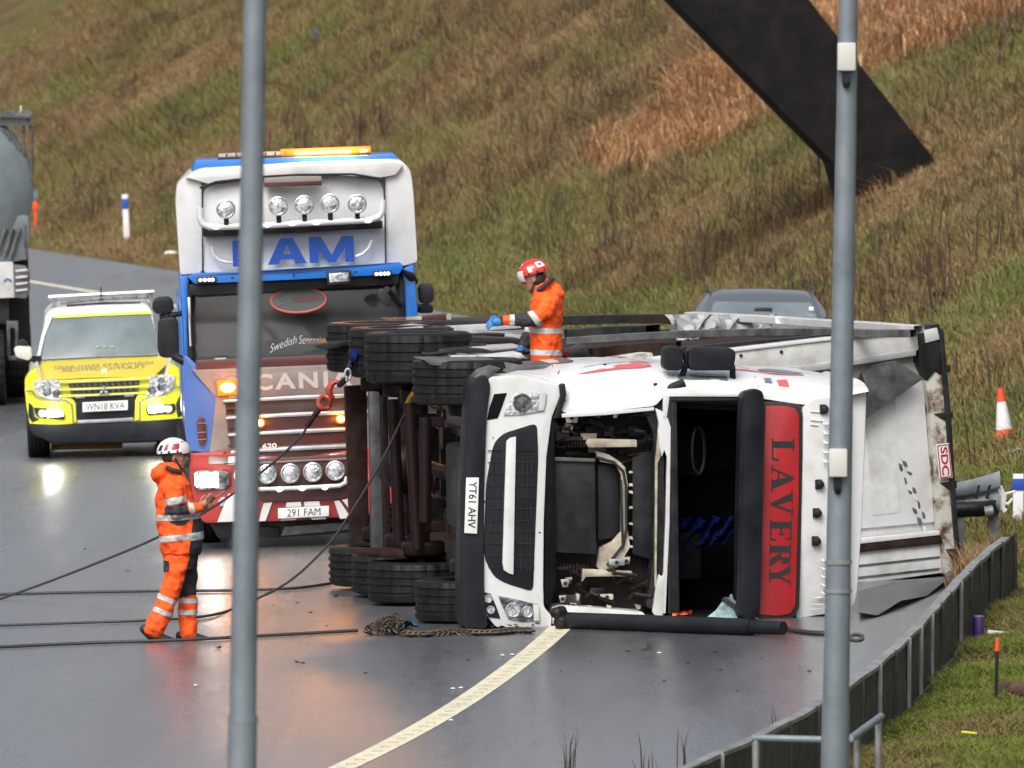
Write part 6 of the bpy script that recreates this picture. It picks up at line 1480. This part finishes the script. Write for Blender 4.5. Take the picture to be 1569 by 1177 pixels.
MB().tube([h3(522, 592), h3(520, 587), h3(514, 585), h3(508, 589), h3(504, 597), h3(505, 604), h3(509, 609), h3(513, 608)], [.016, .022, .026, .03, .034, .034, .026, .012], 10).build('hook', M['hookred'], hk)
MB().tube([h3(497 + 9 * math.cos(a), 617 + 10 * math.sin(a), .02 * math.sin(2 * a)) for a in np.linspace(0, 2 * math.pi, 21)], .022, 8).build('shackle', M['hookred'], hk)
MB().tube([h3(491, 624), h3(483, 635)], .03, 10).tube([h3(483, 635), h3(470, 654)], .024, 10).build('ferrule', M['rustdark'], hk)
st_ = MB(); st_.tube([h3(545, 532, .0), h3(541, 548, -.1), h3(536, 562, -.15), h3(531, 580, -.1), h3(520, 590, 0)], .03, 8)
st_.build('sling', M['ink'], hk)
MB().tube([h3(533 + 4.5 * math.cos(a), 573 + 8 * math.sin(a), -.18) for a in np.linspace(0, 2 * math.pi, 17)], .011, 6).tube([h3(532, 576, -.18), h3(532, 584, -.18)], .018, 8).build('ring', M['alu'], hk)
rope([P(547, 536, 105.9), P(543, 545, 105.8), P(541, 552, 105.8)], .045, 'bright blue strap wrapped over the upper rear tyre', 'blue_strap', 'strap', 'bluecloth')
rope([P(634, 508, 106.9), P(640, 512, 106.8), P(645, 518, 106.8)], .05, 'small blue strap lying among the upper chassis members', 'blue_strap', 'strap', 'glove')
cn = empty('tow_chain', G(640, 972), label='rusty chain heaped on the road beside the front wheel', cat='chain')
rc = random.Random(3); cm = MB(); lk = []
def link(p, ax, flip):
    ax = Vector(ax).normalized(); s = Vector((0, 0, 1)).cross(ax).normalized(); s = s if flip else (s * .25 + Vector((0, 0, .97)))
    return [p + ax * .042 * math.cos(a) + s * .024 * math.sin(a) for a in np.linspace(0, 2 * math.pi, 13)]
for k in range(70):
    u = rc.gauss(598, 17); w = max(0, 1 - abs(u - 598) / 48); p = G(u, 972 + rc.uniform(-6, 3)) + Vector((0, 0, .02 + .13 * w * rc.random())) - cn.location
    cm.tube(link(p, (rc.uniform(-1, 1), rc.uniform(-1, 1), rc.uniform(-.4, .4)), rc.random() < .5), .010, 5)
for k, t in enumerate(np.linspace(0, 1, 46)):
    p = G(622 + 190 * t, 976 - 4 * t + 1.2 * math.sin(t * 12)) + Vector((0, 0, .025)) - cn.location; cm.tube(link(p, (1, .25 * math.sin(t * 12), 0), k % 2), .011, 5)
lk = cm.build('link', M['chain'], cn, weld=False); lk['kind'] = 'stuff'
rg = MB(); rows = []
for i in range(9): rows.append([G(606 + 36 * i / 8., 972) + Vector((.02 * rc.random(), -.12 + .3 * j / 4., .03 + .08 * math.sin(math.pi * i / 8.) * (1 - j / 5) + .03 * rc.random())) for j in range(5)])
r0 = rows[0][0].copy(); o = MB().grid([[p - r0 for p in r] for r in rows]).build('blue_rag', M['glove'], None, ang=20); o.location = r0; tag(o, 'blue rag on the road between chain heap and front wheel', 'rag')
# the fallen post lying in front of the cab
fp0, fp1 = G(866, 964), G(1200, 976)
fpo = empty('fallen_post', fp0, label='dark steel post fallen on the road in front of the cab', cat='post')
z_ = Vector((0, 0, .075)); d_ = fp1 - fp0
MB().tube([z_, d_ * .86 + z_], .074, 20).tube([d_ * .86 + z_, d_ + z_], [.062, .060], 20).build('shaft', M['bumper'], fpo, bevel=.004, seg=1)
lb = MB()
for k in range(7): lb.ell(Vector((-.02 + .05 * rc.uniform(-1, 1), -.03 + .05 * rc.uniform(-1, 1), .1 + .06 * rc.uniform(-1, 1.3))), (.055 + .03 * rc.random(),) * 3, 10, 7)
fuse(lb, 'mud_lump', M['grease'], fpo, .012, 2, .02, 14)
rope([gz(1200, 968, .03), gz(1230, 972, .02), gz(1262, 974, .02), gz(1300, 972, .02)], .022, 'dark trim strip on the road past the fallen post', 'trim_strip', 'trim')
o = MB().grid([[G(1312 + 8 * math.cos(a) * r, 978 + 4 * math.sin(a) * r) + Vector((0, 0, .012)) for a in np.linspace(0, 2 * math.pi, 13)[:-1]] for r in (1.6, .8)], close=True).build('rubber_ring', M['ink'], None); tag(o, 'flat black rubber ring on the road right of the lamp column', 'ring')
# small pieces of debris, each its own
spots = [(992, 996, 9, 'cone shaped black'), (962, 1000, 5, 0), (1018, 1045, 4, 0), (1105, 1028, 4, 0), (718, 1013, 5, 0), (456, 1016, 7, 0), (332, 994, 7, 0), (464, 1018, 5, 0), (720, 970, 5, 0), (515, 915, 6, 0), (475, 940, 4, 0), (130, 842, 4, 0), (195, 876, 4, 0), (1095, 1000, 4, 0), (1240, 1030, 4, 0), (560, 1033, 4, 0), (420, 930, 4, 0), (455, 925, 4, 0), (690, 1035, 3, 0), (860, 1030, 3, 0), (1130, 1060, 3, 0), (1055, 1018, 5, 0), (620, 1036, 3, 0), (500, 960, 3, 0), (905, 1015, 3, 0), (1165, 1010, 3, 0)]
for k, (u, v, s_, nm) in enumerate(spots):
    p = G(u, v); r = s_ / 172.
    vs = [Vector((rc.uniform(-1, 1) * r, rc.uniform(-1, 1) * r, rc.uniform(0, .6) * r)) for _ in range(9)] + ([Vector((0, 0, 1.6 * r))] if nm else [])
    bm2 = bmesh.new(); [bm2.verts.new(x) for x in vs]; bmesh.ops.convex_hull(bm2, input=bm2.verts); me = bpy.data.meshes.new('debris'); bm2.to_mesh(me); bm2.free()
    me.materials.append(M['ink'] if k % 4 else M['chain']); o = bpy.data.objects.new('debris', me); COL.objects.link(o); o.location = p
    tag(o, 'cone shaped black fragment on the road before the fallen post' if nm else 'small dark broken fragment lying on the wet road', 'debris', None if nm else 'dark fragments on the road')
for k, (u, v) in enumerate([(770, 1006), (785, 1005), (694, 1057), (706, 1056), (691, 1105), (300, 1052), (1010, 1002)]):
    p = G(u, v); o = MB().ell((0, 0, .008), (.022, .03, .008), 7, 4).build('debris_chip', M['plate'], None); o.location = p; tag(o, 'tiny white chip lying on the wet road', 'debris', 'white chips on the road')

# ------------------------------------------------------------------ roadside furniture
cb = G(1541, 681)
kpx = cb.y / F
co_ = empty('traffic_cone', cb, (0, math.radians(6) * -1, 0), 'orange and white traffic cone standing on the grass', 'cone')
hh = 86 * kpx
MB().lathe([(16 * kpx, 0), (15.5 * kpx, .01), (12.6 * kpx, hh * .28), (0, hh * .28)], (0, 0, 0), (0, 0, 1), 20).build('cone_base', M['conered'], co_)
MB().lathe([(7.2 * kpx, hh * .75), (5 * kpx, hh * .93), (4.2 * kpx, hh), (0, hh)], (0, 0, 0), (0, 0, 1), 20).build('cone_tip', M['conered'], co_)
MB().lathe([(12.8 * kpx, hh * .27), (7.3 * kpx, hh * .76)], (0, 0, 0), (0, 0, 1), 20, cap=False).build('white_sleeve', M['conewhite'], co_)
def marker(u, vb, vt, w, label, lean=0., vbt=None, dd=None):
    b = G(u, vb) if dd is None else P(u, vb, dd)
    k = b.y / F; r = empty('marker_post', b, (0, lean, 0), label, 'marker post'); H_ = (vb - vt) * k
    MB().box((0, 0, H_ / 2 - .05), (w * k, w * k * .5, H_ + .1)).build('post', M['postwhite'], r, bevel=.006)
    MB().box((0, -.002, H_ * .80), (w * k + .012, w * k * .5 + .016, H_ * .22)).build('blue_band', M['postblue'], r, bevel=.003)
marker(194.5, 370, 298, 9, 'white marker post with blue band on the far verge', -.045)
marker(1560, 806, 726, 16, 'white marker post with blue band beside the torn guardrail')
ob_ = G(54, 352); k = ob_.y / F; r = empty('delineator_post', ob_, (0, 0, 0), 'distant orange post with small blue plate on the verge', 'marker post')
MB().box((0, 0, 22 * k), (4 * k, 4 * k, 44 * k)).build('post', M['conered'], r); MB().box((0, -.01, 54 * k), (8 * k, 3 * k, 12 * k)).build('plate', mat('faded_blue_plate', (.10, .16, .24), .5), r); MB().box((0, -.02, 36 * k), (8 * k, 4 * k, 12 * k)).build('reflector', M['conered'], r, bevel=.01)
pb_ = G(483, 92); k = pb_.y / F; r = empty('stake', pb_, label='thin brown stake with blue top high on the grass bank', cat='stake')
MB().box((0, 0, 20 * k), (3.4 * k, 3.4 * k, 44 * k)).build('shaft', M['log'], r); MB().box((0, 0, 43 * k), (4 * k, 4 * k, 7 * k)).build('tip', M['postblue'], r)
pb_ = G(1148 / 1.0, 470); 
sk = G(1526, 1078); k = sk.y / F; r = empty('stake', sk, (0, .02, 0), 'black stake with red tip on the near verge', 'stake')
MB().tube([(0, 0, -.05), (0, 0, 84 * k)], .014, 8).build('shaft', M['ink'], r); MB().tube([(0, 0, 80 * k), (0, 0, 100 * k)], [.019, .014], 8).build('tip', M['conered'], r)
tp0 = G(1499, 976); k = tp0.y / F; r = empty('tin', tp0, label='purple tin standing in the grass beside the barrier', cat='tin')
MB().lathe([(8.5 * k, 0), (8.5 * k, 31 * k), (8 * k, 32 * k), (7.5 * k, 30 * k), (0, 30 * k)], (0, 0, 0), (0, 0, 1), 18).build('can', M['purple'], r)
MB().lathe([(8.7 * k, 30 * k), (8.9 * k, 31.5 * k), (8.5 * k, 33 * k)], (0, 0, 0), (0, 0, 1), 18, cap=False).build('rim', M['galvdark'], r)
l0, l1 = G(1528, 1068), G(1580, 1074)
rows = [(l0, .055), (l0 * .7 + l1 * .3, .10), (l0 * .4 + l1 * .6, .09), (l1, .06)]
mb_ = MB(); limb(mb_, [p - l0 + Vector((0, 0, .05)) for p, _ in rows], [r_ for _, r_ in rows]); r = empty('log', l0, label='dark brown log lying on the near verge behind the red tipped stake', cat='log')
fuse(mb_, 'wood', M['log'], r, .014, 2, .03, 10)
o = MB().box((0, 0, .04), (.12, .03, .012), rot=(.1, .1, .15)).build('scrap', M['yellow'], None, bevel=.003); o.location = G(1485, 1131); tag(o, 'thin yellow scrap lying in the near verge grass', 'scrap')
o = MB().box((0, 0, .03), (.25, .02, .03), rot=(0, .1, .1)).build('scrap', M['plate'], None, bevel=.003); o.location = G(1535, 976); tag(o, 'long pale scrap lying in grass right of the purple tin', 'scrap')
o = MB().box((0, 0, .10), (.20, .04, .03), rot=(0, -.2, .1)).build('scrap', M['alu'], None, bevel=.003); o.location = G(1552, 705); tag(o, 'pale metal scrap in the grass below the traffic cone', 'scrap')
o = MB().ell((0, 0, .06), (.14, .09, .05), 9, 6).build('litter', M['plate'], None); o.location = G(262, 393); tag(o, 'white scrap of litter on the far verge beside the recovery lorry', 'litter')
# torn end of the steel guardrail
gd = 107.5
gr0 = P(1500, 790, gd); gr0.z = float(ground(gr0.x, gr0.y))
grd = empty('torn_guardrail', gr0, label='torn bright steel guardrail between the trailer and the marker post', cat='guardrail')
g3 = lambda u, v, y=0.: P(u, v, gd + y) - grd.location
W_ = [(-.02, .155), (.03, .12), (.05, .085), (.03, .04), (-.02, .02), (-.03, 0), (-.02, -.02), (.03, -.04), (.05, -.085), (.03, -.12), (-.02, -.155)]
rows = []
for t in np.linspace(0, 1, 8):
    c = g3(1452 + 80 * t, 767 - 6 * t - 8 * t * t, .9 * (1 - t)); rows.append([c + Vector((0, -y * 1.2, z * (1.0 + .25 * t))) for y, z in W_])
MB().grid(rows).build('rail', mat('bright_galvanised', (.50, .56, .60), .4, col2=(.34, .39, .43), nscale=4), grd)
for u, w_ in ((1497, 4), (1513, 5)):
    MB().prism([(g3(u, 762).x, g3(u, 744).z), (g3(u + w_, 762).x, g3(u, 742).z), (g3(u + w_ - 3, 762).x, g3(u, 764).z), (g3(u - 4, 762).x, g3(u, 764).z)], -.09, -.07).build('rail_slot', M['ink'], grd)
MB().tube([g3(1462, 781, .1), g3(1500, 780, .1), g3(1525, 778, 0)], .075, 14).build('crash_tube', M['ink'], grd); MB().tube([g3(1509, 785, -.1), g3(1522, 783, -.1)], .055, 14).build('crash_tube', M['galvdark'], grd)
for p_, r_ in (([(1531, 745), (1537, 760), (1535, 778), (1540, 784)], .03), ([(1534, 770), (1545, 772), (1552, 764)], .016), ([(1540, 757), (1556, 753)], .014), ([(1526, 780), (1538, 770), (1540, 755)], .022)):
    MB().tube([g3(u, v, .05) for u, v in p_], r_, 6).build('bent_bracket', M['plate'], grd)
for u, v in ((1470, 775), (1522, 770)):
    a = g3(u, v, .12); w_ = grd.location + a; MB().box(((a.x), a.y, (a.z + float(ground(w_.x, w_.y)) - grd.location.z) / 2), (.1, .06, max(.2, a.z + .1))).build('post', M['galvdark'], grd, bevel=.01)
# brown grass behind the barrier end
bg_ = np.array([[4.02 + .085 * (y - 103.5) + .38 * NR.rand(), y, 0] for y in 103.4 + 4 * NR.rand(380)])
bg_[:, 2] = ground(bg_[:, 0], bg_[:, 1])
blades('brown_verge_grass', bg_, .18 + .22 * NR.rand(len(bg_)), np.tile(np.array((.20, .13, .06)), (len(bg_), 1)), 12, .08, .4, .012, curl=.9)
for o in scene.objects:
    if o.parent and o.name.split('.')[0] in ('hose_bundle', 'underside_fittings', 'plate_letters', 'bonnet_letters', 'window_script', 'sign_letters', 'brand_letters', 'badge_letters', 'power_badge', 'air_hose', 'terminal_strip', 'sign_emblem', 'mirror_arm', 'gantry_rail', 'firewall_frame'): o['kind'] = 'stuff'
